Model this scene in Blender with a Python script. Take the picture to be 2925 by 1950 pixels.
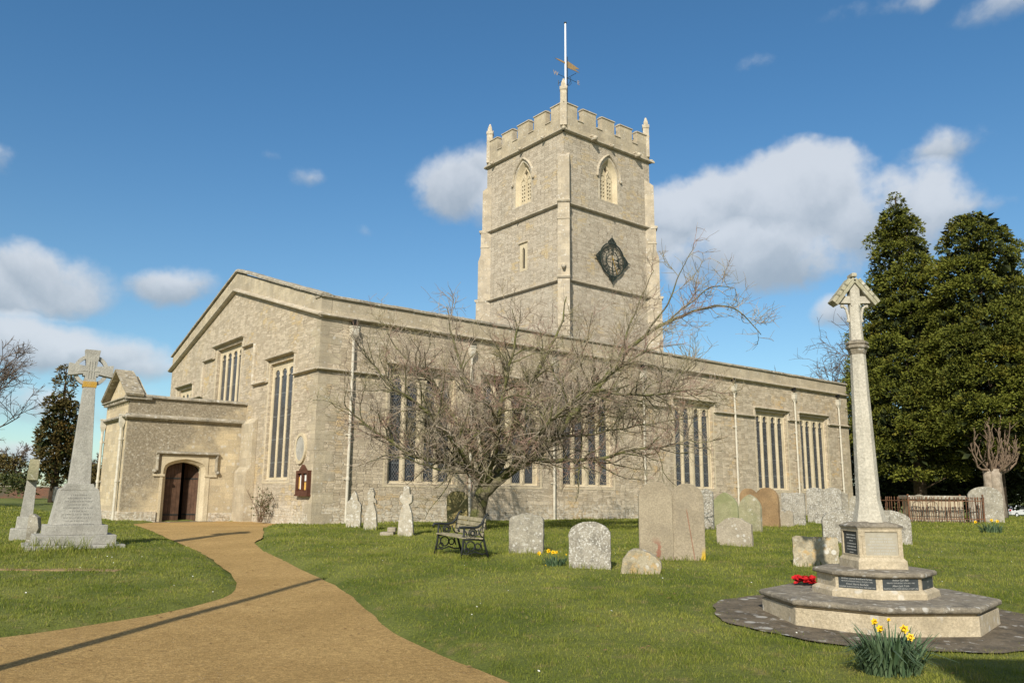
import bpy, bmesh, math, random
import numpy as np
from mathutils import Vector, Matrix, noise
from mathutils.geometry import tessellate_polygon

random.seed(7); rng = np.random.default_rng(7)
R = math.radians
for o in list(bpy.data.objects): bpy.data.objects.remove(o)
SC = bpy.context.scene
COL = SC.collection

# ------------------------------------------------------------------ camera
F, PI_, RO, ZC = 2317.34, 0.1868, 0.0078, 1.0431      # focal length in photo pixels, pitch, roll, eye height
fw = Vector((0, math.cos(PI_), math.sin(PI_)))
up0 = Vector((0, -math.sin(PI_), math.cos(PI_))); rt0 = Vector((1, 0, 0))
rt = rt0*math.cos(RO) + up0*math.sin(RO)
up = -rt0*math.sin(RO) + up0*math.cos(RO)
EYE = Vector((0, 0, ZC))
cam = bpy.data.cameras.new('camera'); camo = bpy.data.objects.new('camera', cam); COL.objects.link(camo)
M = Matrix((rt, up, -fw)).transposed().to_4x4(); M.translation = EYE
camo.matrix_world = M
cam.sensor_width = 36; cam.lens = F/2925*36; cam.clip_end = 3000; cam.clip_start = 0.05
SC.camera = camo

# ------------------------------------------------------------------ sun, exposure
SUN_AZ, SUN_EL = R(193.5), R(32)
sdir = Vector((math.sin(SUN_AZ)*math.cos(SUN_EL), math.cos(SUN_AZ)*math.cos(SUN_EL), math.sin(SUN_EL)))
sun = bpy.data.lights.new('sun', 'SUN'); sun.energy = 4.3; sun.angle = R(0.53); sun.color = (1.0, 0.93, 0.80)
so = bpy.data.objects.new('sun', sun); COL.objects.link(so)
so.rotation_euler = (-sdir).to_track_quat('-Z', 'Y').to_euler(); so.location = (-10, -30, 40)
SC.view_settings.view_transform = 'Standard'; SC.view_settings.look = 'None'
SC.view_settings.exposure = 0.46; SC.view_settings.gamma = 1.0
SC.render.resolution_x, SC.render.resolution_y = 1024, 682

# ------------------------------------------------------------------ node helpers
class NT:
    def __init__(s, nt): s.nt = nt
    def n(s, t, **k):
        x = s.nt.nodes.new(t)
        for a, b in k.items(): setattr(x, a, b)
        return x
    def set(s, node, i, v):
        if v is None: return
        if isinstance(v, bpy.types.NodeSocket): s.nt.links.new(v, node.inputs[i])
        else:
            if isinstance(v, tuple) and len(v) == 3 and node.inputs[i].type == 'RGBA': v = (*v, 1)
            node.inputs[i].default_value = v
    def math(s, op, a, b=None, c=None, clamp=False):
        x = s.n('ShaderNodeMath', operation=op, use_clamp=clamp)
        s.set(x, 0, a); s.set(x, 1, b); s.set(x, 2, c); return x.outputs[0]
    def vm(s, op, a, b=None, scale=None):
        x = s.n('ShaderNodeVectorMath', operation=op)
        s.set(x, 0, a); s.set(x, 1, b)
        if scale is not None: s.set(x, 3, scale)
        return x.outputs['Value' if op in ('DOT_PRODUCT', 'LENGTH', 'DISTANCE') else 'Vector']
    def noise(s, vec, scale, detail=4, rough=.55, dist=0., col=False):
        x = s.n('ShaderNodeTexNoise'); s.set(x, 'Vector', vec); s.set(x, 'Scale', scale); s.set(x, 'Detail', detail)
        s.set(x, 'Roughness', rough); s.set(x, 'Distortion', dist); return x.outputs['Color' if col else 'Fac']
    def vor(s, vec, scale, out='Distance', feature='F1', rnd=1.):
        x = s.n('ShaderNodeTexVoronoi', feature=feature); s.set(x, 'Vector', vec); s.set(x, 'Scale', scale)
        s.set(x, 'Randomness', rnd); return x.outputs[out]
    def mix(s, f, a, b, mode='MIX'):
        x = s.n('ShaderNodeMix', data_type='RGBA', blend_type=mode); x.clamp_factor = True
        s.set(x, 0, f); s.set(x, 6, a); s.set(x, 7, b); return x.outputs[2]
    def ss(s, v, a, b, lo=0., hi=1.):
        x = s.n('ShaderNodeMapRange', interpolation_type='SMOOTHSTEP'); s.set(x, 0, v); s.set(x, 1, a); s.set(x, 2, b)
        s.set(x, 3, lo); s.set(x, 4, hi); return x.outputs[0]
    def lin(s, v, a, b, lo=0., hi=1.):
        x = s.n('ShaderNodeMapRange'); s.set(x, 0, v); s.set(x, 1, a); s.set(x, 2, b); s.set(x, 3, lo); s.set(x, 4, hi); return x.outputs[0]
    def sep(s, v):
        x = s.n('ShaderNodeSeparateXYZ'); s.set(x, 0, v); return x.outputs
    def comb(s, a=0., b=0., c=0.):
        x = s.n('ShaderNodeCombineXYZ'); s.set(x, 0, a); s.set(x, 1, b); s.set(x, 2, c); return x.outputs[0]
    def obj(s, shift=True):
        c = s.n('ShaderNodeTexCoord').outputs['Object']
        if shift:
            r = s.n('ShaderNodeObjectInfo').outputs['Random']
            c = s.vm('ADD', c, s.comb(s.math('MULTIPLY', r, 37.), s.math('MULTIPLY', r, 91.), s.math('MULTIPLY', r, 13.)))
        return c
    def attr(s, name):
        x = s.n('ShaderNodeAttribute', attribute_name=name); return x.outputs['Fac']
    def bump(s, h, strength=.5, dist=.02):
        x = s.n('ShaderNodeBump'); s.set(x, 'Height', h); s.set(x, 'Strength', strength); s.set(x, 'Distance', dist); return x.outputs[0]

def material(name):
    m = bpy.data.materials.new(name); m.use_nodes = True
    t = NT(m.node_tree); b = m.node_tree.nodes['Principled BSDF']
    b.inputs['Specular IOR Level'].default_value = .25
    return m, t, b

def fin(t, b, col, rough=.9, bump=None, metal=0., spec=None):
    t.set(b, 'Base Color', col); t.set(b, 'Roughness', rough); t.set(b, 'Metallic', metal)
    if bump is not None: t.set(b, 'Normal', bump)
    if spec is not None: t.set(b, 'Specular IOR Level', spec)

# ------------------------------------------------------------------ world: Nishita sky with clouds placed by direction
def ray(u, v):   # photo pixel (2352 wide frame) to direction
    u *= 2925/2352; v *= 2925/2352
    return (u-1462.5)/F*rt + (975-v)/F*up + fw
W = bpy.data.worlds.new('World'); SC.world = W; W.use_nodes = True
t = NT(W.node_tree); wn = W.node_tree.nodes
sky = t.n('ShaderNodeTexSky', sky_type='NISHITA'); sky.sun_disc = False
sky.sun_elevation = SUN_EL; sky.sun_rotation = SUN_AZ; sky.altitude = 100
sky.air_density = 1.0; sky.dust_density = 0.35; sky.ozone_density = 3.2
dirv = t.n('ShaderNodeTexCoord').outputs['Generated']
dirv = t.vm('NORMALIZE', dirv)
CLOUDS = [  # u, v, half width, half height, density
    (1660, 470, 160, 80, 1.05), (1850, 475, 250, 125, 1.3), (1560, 510, 160, 90, 1.1), (2000, 490, 220, 105, 1.15), (2110, 480, 120, 70, .9), (1750, 575, 290, 85, 1.1), (1500, 560, 170, 60, .75), (1390, 470, 130, 65, .8), (1280, 470, 130, 55, .55),
    (1050, 430, 120, 75, .85), (1120, 400, 90, 60, .7), (1190, 470, 130, 80, .7), (2165, 345, 100, 46, .6), (70, 632, 170, 70, .95), (-60, 650, 150, 84, .9), (170, 640, 80, 40, .6), (395, 655, 95, 42, .85), (460, 650, 50, 36, .5),
    (60, 790, 180, 64, .95), (200, 815, 180, 54, .82), (310, 840, 120, 40, .55), (-20, 350, 60, 42, .7), (705, 400, 36, 28, .36), (628, 350, 34, 20, .2), (842, 538, 34, 22, .34), (936, 540, 26, 24, .32),
    (1740, 140, 60, 24, .26), (2050, 0, 240, 36, .42), (2330, 10, 160, 50, .38), (1930, 715, 55, 40, .8), (1985, 700, 60, 40, .6), (150, 930, 300, 50, .6), (-700, 600, 420, 130, .9), (3000, 640, 420, 140, .9), (2300, 480, 80, 22, .3), (60, 1040, 260, 30, .7)]
dens = None; topl = None
wob = t.noise(dirv, 7, 5, .6, col=True)
wdir = t.vm('ADD', dirv, t.vm('SCALE', t.vm('SUBTRACT', wob, (.5, .5, .5)), scale=.055))
for (cu, cv, hw, hh, dn) in CLOUDS:
    c = ray(cu, cv); L = c.length; c.normalize()
    a = Vector((c.y, -c.x, 0)).normalized(); e = a.cross(c)
    if e.z < 0: e = -e
    s_ = 2925/2352/F/L
    w2, h2 = hw*s_*1.5, hh*s_*1.5
    dx = t.math('DIVIDE', t.vm('DOT_PRODUCT', wdir, tuple(a)), w2)
    dz = t.math('DIVIDE', t.math('SUBTRACT', t.vm('DOT_PRODUCT', wdir, tuple(e)), 0.0), h2)
    d2 = t.math('ADD', t.math('MULTIPLY', dx, dx), t.math('MULTIPLY', dz, dz))
    d2 = t.math('ADD', d2, t.math('MULTIPLY', t.math('SUBTRACT', 1., t.vm('DOT_PRODUCT', wdir, tuple(c)), clamp=True), 40.))
    val = t.math('MULTIPLY', t.math('SUBTRACT', 1., t.math('SQRT', d2), clamp=True), dn*1.35)
    dens = val if dens is None else t.math('SMOOTH_MAX', dens, val, .12)
    tl = t.math('MULTIPLY', val, t.lin(dz, -.8, .6))
    topl = tl if topl is None else t.math('MAXIMUM', topl, tl)
fb = t.noise(wdir, 11, 7, .58)
fb2 = t.noise(dirv, 34, 5, .6)
ed = t.math('ADD', t.math('MULTIPLY', t.math('SUBTRACT', fb, .5), .85), t.math('MULTIPLY', t.math('SUBTRACT', fb2, .5), .34))
cl = t.math('ADD', dens, t.math('MULTIPLY', ed, t.ss(dens, 0.02, .28)))
cov = t.ss(cl, .13, .70)
lit = t.math('ADD', t.math('DIVIDE', topl, t.math('MAXIMUM', dens, .05)), t.math('MULTIPLY', t.math('SUBTRACT', fb, .5), 1.2))
ccol = t.mix(t.ss(lit, .1, .95), (3.0, 3.5, 4.05), (5.7, 6.0, 6.4))
upz = t.sep(dirv)[2]
skyc = t.mix(1., sky.outputs[0], t.mix(t.ss(upz, .04, .52), (.84, .97, .93), (.57, .93, 1.05)), 'MULTIPLY')
skyc = t.mix(t.math('MULTIPLY', cov, .86), skyc, ccol)
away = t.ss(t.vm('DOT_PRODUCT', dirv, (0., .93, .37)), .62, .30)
fill_cloud = t.math('MULTIPLY', t.ss(t.math('ADD', t.noise(dirv, 2.2, 6, .6), t.math('MULTIPLY', t.ss(upz, .9, .2), .06)), .45, .62), away)  # unseen clouds added away from the view to whiten the fill light
skyc = t.mix(t.math('MULTIPLY', fill_cloud, .9), skyc, (6.2, 6.3, 6.4))
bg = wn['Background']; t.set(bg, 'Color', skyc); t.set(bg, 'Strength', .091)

# ------------------------------------------------------------------ mesh helpers
def V3(*a): return Vector(a)
class MB:
    def __init__(s): s.v = []; s.f = []; s.m = []
    def add(s, vs, fs, mi=0):
        k = len(s.v); s.v += [tuple(p) for p in vs]
        for f in fs: s.f.append(tuple(i+k for i in f)); s.m.append(mi)
    def box(s, x0, x1, y0, y1, z0, z1, mi=0, mt=None):
        p = [Vector((x, y, z)) for z in (z0, z1) for y in (y0, y1) for x in (x0, x1)]
        if mt is not None: p = [mt @ q for q in p]
        s.add(p, [(0, 2, 3, 1), (4, 5, 7, 6), (0, 1, 5, 4), (2, 6, 7, 3), (0, 4, 6, 2), (1, 3, 7, 5)], mi)
    def prism(s, poly, fr, d0, d1, mi=0, mt=None):
        O_, U, V_, N_ = fr; n = len(poly)
        a = [O_+U*p[0]+V_*p[1]+N_*d0 for p in poly]; b = [O_+U*p[0]+V_*p[1]+N_*d1 for p in poly]
        vs = a+b
        if mt is not None: vs = [mt @ q for q in vs]
        fs = [(i, (i+1) % n, (i+1) % n+n, i+n) for i in range(n)]
        tr = tessellate_polygon([[Vector((p[0], p[1], 0)) for p in poly]])
        fs += [tuple(x) for x in tr] + [tuple(i+n for i in reversed(x)) for x in tr]
        s.add(vs, fs, mi)
    def plate(s, fr, outer, holes, d0, d1, back=False, side=False, mi=0):
        O_, U, V_, N_ = fr
        loops = [outer]+holes
        tr = tessellate_polygon([[Vector((p[0], p[1], 0)) for p in l] for l in loops])
        fl = [p for l in loops for p in l]; n = len(fl)
        s.add([O_+U*p[0]+V_*p[1]+N_*d0 for p in fl], [tuple(x) for x in tr], mi)
        if back: s.add([O_+U*p[0]+V_*p[1]+N_*d1 for p in fl], [tuple(reversed(x)) for x in tr], mi)
        for l in (loops if side else holes):
            m = len(l)
            s.add([O_+U*p[0]+V_*p[1]+N_*d for d in (d0, d1) for p in l], [(i, (i+1) % m, (i+1) % m+m, i+m) for i in range(m)], mi)
    def tube(s, pts, rad, n=6, mi=0, cap=True):
        pts = [Vector(p) for p in pts]
        if not hasattr(rad, '__len__'): rad = [rad]*len(pts)
        k0 = len(s.v); ref = None
        for i, p in enumerate(pts):
            d = (pts[min(i+1, len(pts)-1)]-pts[max(i-1, 0)])
            if d.length < 1e-9: d = Vector((0, 0, 1))
            d.normalize()
            if ref is None:
                ref = d.orthogonal().normalized()
            ref = (ref-d*ref.dot(d))
            ref = ref.normalized() if ref.length > 1e-6 else d.orthogonal().normalized()
            b = d.cross(ref)
            for j in range(n):
                a = 2*math.pi*j/n; s.v.append(tuple(p+(ref*math.cos(a)+b*math.sin(a))*rad[i]))
        for i in range(len(pts)-1):
            for j in range(n):
                a, b2 = k0+i*n+j, k0+i*n+(j+1) % n
                s.f.append((a, b2, b2+n, a+n)); s.m.append(mi)
        if cap:
            s.f.append(tuple(k0+j for j in reversed(range(n)))); s.m.append(mi)
            e = k0+(len(pts)-1)*n; s.f.append(tuple(e+j for j in range(n))); s.m.append(mi)
    def lathe(s, prof, c, n=8, ph=0., mi=0, mt=None):
        vs = []
        for (r, z) in prof:
            for j in range(n):
                a = ph+2*math.pi*j/n; vs.append(Vector((c[0]+r*math.cos(a), c[1]+r*math.sin(a), z)))
        if mt is not None: vs = [mt @ q for q in vs]
        fs = []
        for i in range(len(prof)-1):
            for j in range(n):
                a, b = i*n+j, i*n+(j+1) % n; fs.append((a, b, b+n, a+n))
        fs.append(tuple(reversed(range(n)))); e = (len(prof)-1)*n; fs.append(tuple(e+j for j in range(n)))
        s.add(vs, fs, mi)
    def ball(s, c, r, n=8, m=5, sc=(1, 1, 1), mi=0):
        prof = [(max(1e-4, r*math.sin(math.pi*i/m)), -r*math.cos(math.pi*i/m)) for i in range(m+1)]
        vs = []
        for (q, z) in prof:
            for j in range(n):
                a = 2*math.pi*j/n; vs.append(Vector((c[0]+q*math.cos(a)*sc[0], c[1]+q*math.sin(a)*sc[1], c[2]+z*sc[2])))
        s.add(vs, [(i*n+j, i*n+(j+1) % n, (i+1)*n+(j+1) % n, (i+1)*n+j) for i in range(m) for j in range(n)], mi)
    def build(s, name, mats, parent=None, smooth=False, bevel=0., recalc=True, loc=None, rot=None):
        me = bpy.data.meshes.new(name); me.from_pydata(s.v, [], s.f)
        mats = mats if isinstance(mats, (list, tuple)) else [mats]
        for m in mats: me.materials.append(m)
        if len(mats) > 1: me.polygons.foreach_set('material_index', s.m)
        if recalc:
            b = bmesh.new(); b.from_mesh(me); bmesh.ops.remove_doubles(b, verts=b.verts, dist=1e-5)
            bmesh.ops.recalc_face_normals(b, faces=b.faces); b.to_mesh(me); b.free()
        if smooth: me.polygons.foreach_set('use_smooth', [True]*len(me.polygons))
        me.update()
        o = bpy.data.objects.new(name, me); COL.objects.link(o)
        if parent is not None: o.parent = parent
        if loc is not None: o.location = loc
        if rot is not None: o.rotation_euler = rot
        if bevel:
            md = o.modifiers.new('bevel', 'BEVEL'); md.width = bevel; md.segments = 2; md.limit_method = 'ANGLE'; md.angle_limit = R(35)
        return o

def tag(o, label=None, cat=None, group=None, kind=None):
    for k, v in (('label', label), ('category', cat), ('group', group), ('kind', kind)):
        if v: o[k] = v
    return o
def thing(name, label, cat, loc=(0, 0, 0), rz=0., group=None, tilt=(0, 0)):
    o = bpy.data.objects.new(name, None); COL.objects.link(o); o.empty_display_size = .2
    o.location = loc; o.rotation_euler = (tilt[0], tilt[1], rz)
    return tag(o, label, cat, group)
def copy_tree(o, parent=None):
    c = o.copy(); COL.objects.link(c); c.parent = parent
    for ch in list(o.children): copy_tree(ch, c)
    return c
def text_geo(txt, size, ext=.002):
    cu = bpy.data.curves.new('t', 'FONT'); cu.body = txt; cu.size = size; cu.extrude = ext; cu.align_x = 'CENTER'; cu.align_y = 'CENTER'; cu.resolution_u = 2
    o = bpy.data.objects.new('t', cu); COL.objects.link(o)
    me = bpy.data.meshes.new_from_object(o.evaluated_get(bpy.context.evaluated_depsgraph_get()))
    vs = [v.co.copy() for v in me.vertices]; fs = [tuple(p.vertices) for p in me.polygons]
    bpy.data.objects.remove(o); bpy.data.curves.remove(cu); bpy.data.meshes.remove(me)
    return vs, fs

# ------------------------------------------------------------------ terrain
def sm(a):
    a = np.clip(a, 0, 1); return a*a*(3-2*a)
def g0(x, y):
    x = np.asarray(x, float); y = np.asarray(y, float)
    z = -.55+.55*np.clip((y-6)/18, 0, 1)
    z = z - 1.1*sm((y-47)/25)*sm((x-18)/10)
    z = z + .45*sm((y-28)/45)*sm((-x-13)/16)
    return z
def G(x, y): return float(g0(x, y))
def at(u, v, y):
    r = ray(u, v); return EYE+r*(y/r.y)
def gp(u, v):
    r = ray(u, v); lo, hi = 1., 300.
    for _ in range(50):
        m = (lo+hi)/2; w = EYE+r*m
        if w.z > G(w.x, w.y): lo = m
        else: hi = m
    return EYE+r*lo
TH = .6756; C0 = Vector((-6.7456, 28, 0))
CX_ = Vector((math.cos(TH), math.sin(TH), 0)); CY_ = Vector((-math.sin(TH), math.cos(TH), 0))
def ch(x, y, z=0.): return C0+CX_*x+CY_*y+Vector((0, 0, z))

# ------------------------------------------------------------------ materials
def m_rubble(name, ca, cb, cc, mortar, bw=.36, bh=.15, lich=.5, grey=.5, irr=1.):
    m, t, b = material(name)
    co = t.obj(False); x, y, z = t.sep(co)
    n = t.sep(t.noise(co, 3.2, 4, .6, col=True))
    u = t.math('ADD', t.math('SUBTRACT', x, y), t.math('MULTIPLY', t.math('SUBTRACT', n[0], .5), .20))
    zz = t.math('ADD', z, t.math('MULTIPLY', t.math('SUBTRACT', n[1], .5), .12))
    zz = t.math('ADD', zz, t.math('MULTIPLY', t.noise(t.comb(0., 0., z), 1.7, 2), .4))
    vc = t.comb(t.math('DIVIDE', u, bw), t.math('DIVIDE', zz, bh), 0.)
    v1 = t.n('ShaderNodeTexVoronoi', voronoi_dimensions='2D', feature='F1', distance='CHEBYCHEV'); t.set(v1, 'Vector', vc); t.set(v1, 'Scale', 1.); t.set(v1, 'Randomness', .55*irr)
    v2 = t.n('ShaderNodeTexVoronoi', voronoi_dimensions='2D', feature='F2', distance='CHEBYCHEV'); t.set(v2, 'Vector', vc); t.set(v2, 'Scale', 1.); t.set(v2, 'Randomness', .55*irr)
    joint = t.ss(t.math('SUBTRACT', v2.outputs['Distance'], v1.outputs['Distance']), .13, .03)
    rv, rv2, _ = t.sep(v1.outputs['Color'])
    fine = t.noise(co, 19, 6, .75); med = t.noise(co, 5.5, 4, .65)
    tone = t.math('ADD', t.math('MULTIPLY', rv, .50), t.math('MULTIPLY', med, .62))
    col = t.mix(t.ss(tone, .25, .85), ca, cb)
    col = t.mix(t.math('MULTIPLY', t.ss(t.noise(co, .7, 4), .50, .66), t.ss(rv2, .35, .85)), col, cc)
    col = t.mix(t.math('MULTIPLY', joint, t.ss(t.noise(co, 1.9, 3), .35, .6, 0., .45)), col, mortar)
    col = t.mix(t.math('MULTIPLY', joint, t.ss(t.noise(co, 2.7, 3), .52, .62)), col, (.25, .205, .15))
    col = t.mix(t.ss(fine, .28, .75), t.mix(1., col, (.68, .67, .66), 'MULTIPLY'), t.mix(1., col, (1.2, 1.19, 1.18), 'MULTIPLY'))
    big = t.noise(co, .33, 6, .62)
    col = t.mix(t.math('MULTIPLY', t.ss(big, .44, .68), grey), col, t.mix(.6, col, (.30, .275, .22)))
    strk = t.noise(t.comb(t.math('MULTIPLY', u, 3.1), t.math('MULTIPLY', z, .35), 0.), 1., 4)
    col = t.mix(t.math('MULTIPLY', t.ss(strk, .54, .70), .6*grey), col, (.21, .185, .14))
    sp = t.math('MULTIPLY', t.ss(t.vor(co, 9.5), .26, .10), t.ss(t.noise(co, 1.15, 3), .48, .58))
    sp2 = t.math('MULTIPLY', t.ss(t.noise(co, 15, 4, .65), .58, .66), t.ss(t.noise(co, .55, 3), .44, .58))
    col = t.mix(t.math('MULTIPLY', t.math('MAXIMUM', sp, sp2), lich), col, (.64, .615, .54))
    crust = t.math('MULTIPLY', t.ss(t.math('ADD', z, t.math('MULTIPLY', t.noise(co, 1.3, 4, .6), 1.3)), 1.75, .75), t.ss(t.noise(co, 7, 5, .7), .44, .60))
    col = t.mix(t.math('MULTIPLY', crust, .65), col, (.60, .57, .49))
    h = t.math('ADD', t.math('MULTIPLY', fine, .7), t.math('MULTIPLY', t.math('SUBTRACT', 1., joint), .7))
    h = t.math('ADD', h, t.math('MULTIPLY', rv, .6))
    fin(t, b, col, .92, t.bump(h, .8, .025)); return m

def m_stone(name, ca, cb, dark=(.16, .14, .11), darkamt=.4, white=0., orange=0., green=0., blotch=1., wscale=9., bumps=.6, joints=None, shift=True):
    m, t, b = material(name)
    co = t.obj(shift)
    col = t.mix(t.ss(t.noise(co, 1.6*blotch, 5, .6), .3, .7), ca, cb)
    fine = t.noise(co, 34, 5, .7)
    col = t.mix(t.ss(fine, .3, .75), t.mix(1., col, (.74, .73, .72), 'MULTIPLY'), t.mix(1., col, (1.14, 1.13, 1.12), 'MULTIPLY'))
    fac = None
    if joints:
        c2 = t.obj(False); x, y, z = t.sep(c2)
        br = t.n('ShaderNodeTexBrick'); br.offset = .37
        t.set(br, 'Vector', t.comb(t.math('SUBTRACT', x, y), z, 0.)); t.set(br, 'Scale', 1.); t.set(br, 'Brick Width', joints[0]); t.set(br, 'Row Height', joints[1])
        t.set(br, 'Mortar Size', .008); t.set(br, 'Color1', (0, 0, 0)); t.set(br, 'Color2', (1, 1, 1)); t.set(br, 'Mortar', (.5, .5, .5))
        rv = t.sep(br.outputs['Color'])[0]; fac = br.outputs['Fac']
        col = t.mix(t.lin(rv, 0, 1), t.mix(1., col, (.82, .81, .80), 'MULTIPLY'), t.mix(1., col, (1.1, 1.08, 1.04), 'MULTIPLY'))
        col = t.mix(t.math('MULTIPLY', fac, .45), col, dark)
    if darkamt:
        d = t.math('MULTIPLY', t.ss(t.noise(co, 2.3*blotch, 6, .65), .46, .66), darkamt); col = t.mix(d, col, dark)
        d2 = t.math('MULTIPLY', t.ss(t.noise(co, 11*blotch, 4, .7), .58, .68), darkamt*.8); col = t.mix(d2, col, dark)
    if green: col = t.mix(t.math('MULTIPLY', t.ss(t.noise(co, 1.4, 4), .38, .62), green), col, (.20, .22, .10))
    if white:
        w = t.math('MULTIPLY', t.ss(t.noise(co, wscale, 5, .68), .62-.16*white, .68-.1*white), t.ss(t.noise(co, wscale*.28, 3), .30, .52))
        w = t.math('MAXIMUM', w, t.math('MULTIPLY', t.ss(t.vor(co, wscale*.6), .30, .22), t.ss(t.noise(co, 1.9, 2), .5, .58)))
        col = t.mix(t.math('MULTIPLY', w, min(1., .35+.6*white)), col, (.60, .59, .55))
    if orange: col = t.mix(t.math('MULTIPLY', t.math('MULTIPLY', t.ss(t.noise(co, 9, 5, .7), .66-.18*orange, .74-.16*orange), t.ss(t.noise(co, 2.6, 3), .38, .52)), .75), col, (.40, .255, .085))
    h = t.math('ADD', fine, t.math('MULTIPLY', t.noise(co, 7, 4), 1.2))
    fin(t, b, col, .93, t.bump(h, bumps, .02)); return m

def m_plain(name, c, rough=.6, metal=0., var=.12, scale=8., c2=None, spec=.25):
    m, t, b = material(name)
    co = t.obj()
    n = t.noise(co, scale, 5, .65)
    lo = tuple(k*(1-var*2) for k in c) if c2 is None else c2
    col = t.mix(t.ss(n, .35, .65), lo, c)
    fin(t, b, col, rough, t.bump(t.noise(co, scale*6, 4), .2, .006), metal, spec); return m

RUB_S = m_rubble('rubble stone nave', (.365, .303, .215), (.56, .475, .352), (.53, .385, .205), (.58, .52, .415), .29, .108, lich=.6, grey=.45)
RUB_W = m_rubble('rubble stone gable', (.38, .318, .23), (.545, .465, .35), (.51, .39, .215), (.57, .51, .41), .27, .105, lich=.45, grey=.35)
RUB_T = m_rubble('rubble stone tower', (.36, .308, .235), (.50, .437, .345), (.48, .38, .23), (.53, .475, .39), .34, .12, lich=.7, grey=.4, irr=.8)
RUB_P = m_stone('weathered porch stone', (.50, .42, .28), (.58, .495, .345), (.30, .26, .20), .25, white=.10, blotch=.45, wscale=7., joints=(.55, .26), shift=False)
m_ = RUB_P; t_ = NT(m_.node_tree); b_ = m_.node_tree.nodes['Principled BSDF']     # dark lichen stain spreading over the west half of the porch wall
src = b_.inputs['Base Color'].links[0].from_socket; co_ = t_.obj(False); x_, y_, z_ = t_.sep(co_)
k_ = t_.math('ADD', t_.math('SUBTRACT', t_.math('MULTIPLY', z_, .22), t_.math('MULTIPLY', x_, .20)), t_.math('MULTIPLY', t_.noise(co_, 1.2, 5, .6), 1.3))
k_ = t_.math('MULTIPLY', t_.ss(k_, 1.38, 1.85), t_.ss(t_.math('SUBTRACT', y_, 6.62), .02, -.02))
c_ = t_.mix(t_.math('MULTIPLY', k_, .85), src, t_.mix(t_.ss(t_.noise(co_, 14, 4, .7), .4, .65), (.165, .14, .10), (.30, .26, .195)))
c_ = t_.mix(t_.math('MULTIPLY', t_.math('MULTIPLY', k_, t_.ss(t_.noise(co_, 11, 3, .6), .60, .66)), .6), c_, (.50, .47, .40))
t_.set(b_, 'Base Color', c_)
ASH = m_stone('cream ashlar', (.40, .345, .25), (.505, .445, .335), (.27, .235, .18), .45, white=.06, joints=(.7, .34), shift=False, blotch=.7)
ASHP = m_stone('pale window stone', (.50, .425, .29), (.60, .52, .37), (.33, .28, .20), .2, blotch=.8)
BUT = m_stone('grey buttress ashlar', (.385, .335, .255), (.50, .44, .345), (.27, .24, .195), .45, white=.2, joints=(.8, .36), shift=False, blotch=1.)
COPE = m_stone('weathered coping stone', (.28, .25, .19), (.40, .355, .275), (.115, .105, .085), .55, white=.4, blotch=1.2)
MOULD = m_stone('weathered string course stone', (.40, .345, .26), (.53, .465, .355), (.19, .17, .135), .4, white=.35, blotch=1.2)
TILE = m_stone('mossy stone tiles', (.29, .25, .18), (.41, .36, .26), (.13, .115, .09), .6, white=.4, blotch=2.2)
LEAD = m_plain('lead roof', (.16, .165, .17), .6)
PIPE = m_plain('pale painted iron', (.55, .51, .42), .5, var=.1, scale=5)
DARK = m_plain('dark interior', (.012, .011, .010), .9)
DOOR = m_plain('brown oak door', (.105, .058, .036), .6, var=.2, scale=4)
NOTICE = m_plain('red brown varnished wood', (.10, .042, .027), .4, var=.15, scale=5)
PAPER = m_plain('white paper', (.72, .70, .66), .7, var=.04)
PAPERY = m_plain('yellow paper', (.70, .42, .10), .7, var=.08)
IRON = m_plain('black painted iron', (.022, .025, .024), .5, var=.15)
IRONG = m_plain('green black clock iron', (.030, .042, .034), .4, var=.2)
RUST = m_plain('rusty iron', (.185, .088, .045), .9, var=.2, scale=12, c2=(.085, .050, .034))
GILT = m_plain('gilt metal', (.55, .36, .10), .45, .6, var=.1)
WHITEP = m_plain('white gloss paint', (.84, .84, .82), .4, var=.02)
SLATE = m_plain('dark slate plaque', (.050, .058, .062), .5, var=.12)
LETTER = m_plain('pale cut lettering', (.42, .42, .40), .8, var=.05)
LETTERD = m_plain('worn dark lettering', (.26, .255, .235), .9, var=.2)
SLAT = m_plain('weathered bench timber', (.33, .29, .19), .85, var=.2, scale=7)
RED = m_plain('red poppy petals', (.50, .010, .014), .6, var=.2, scale=30)
GRAN = m_stone('grey granite', (.33, .32, .285), (.42, .41, .365), (.20, .19, .165), .4, white=.0, blotch=1.3)
GRANO = m_stone('ochre lichen on granite', (.46, .27, .045), (.50, .31, .06), (.36, .30, .2), .3, blotch=3)
MEM = m_stone('golden memorial stone', (.42, .355, .245), (.51, .44, .32), (.24, .205, .145), .4, white=.08, blotch=1.5)
MEMP = m_stone('pale shaft stone', (.44, .415, .345), (.53, .50, .42), (.32, .29, .23), .25, blotch=1.2)
MEMR = m_stone('pale lichened roof stone', (.36, .33, .245), (.47, .44, .35), (.22, .20, .14), .35, white=.35, green=.25, blotch=2.5, wscale=12)
MEMC = m_stone('lichen crusted capping stone', (.20, .175, .135), (.29, .255, .195), (.085, .076, .062), .65, white=.28, blotch=2.4, wscale=11)
BRZ = m_plain('pale bronze plate', (.36, .33, .26), .6, var=.06, scale=12)
PAVE = m_stone('dark lichen paving', (.115, .092, .064), (.18, .147, .103), (.055, .048, .037), .65, white=.22, blotch=2.2, wscale=6)

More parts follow.
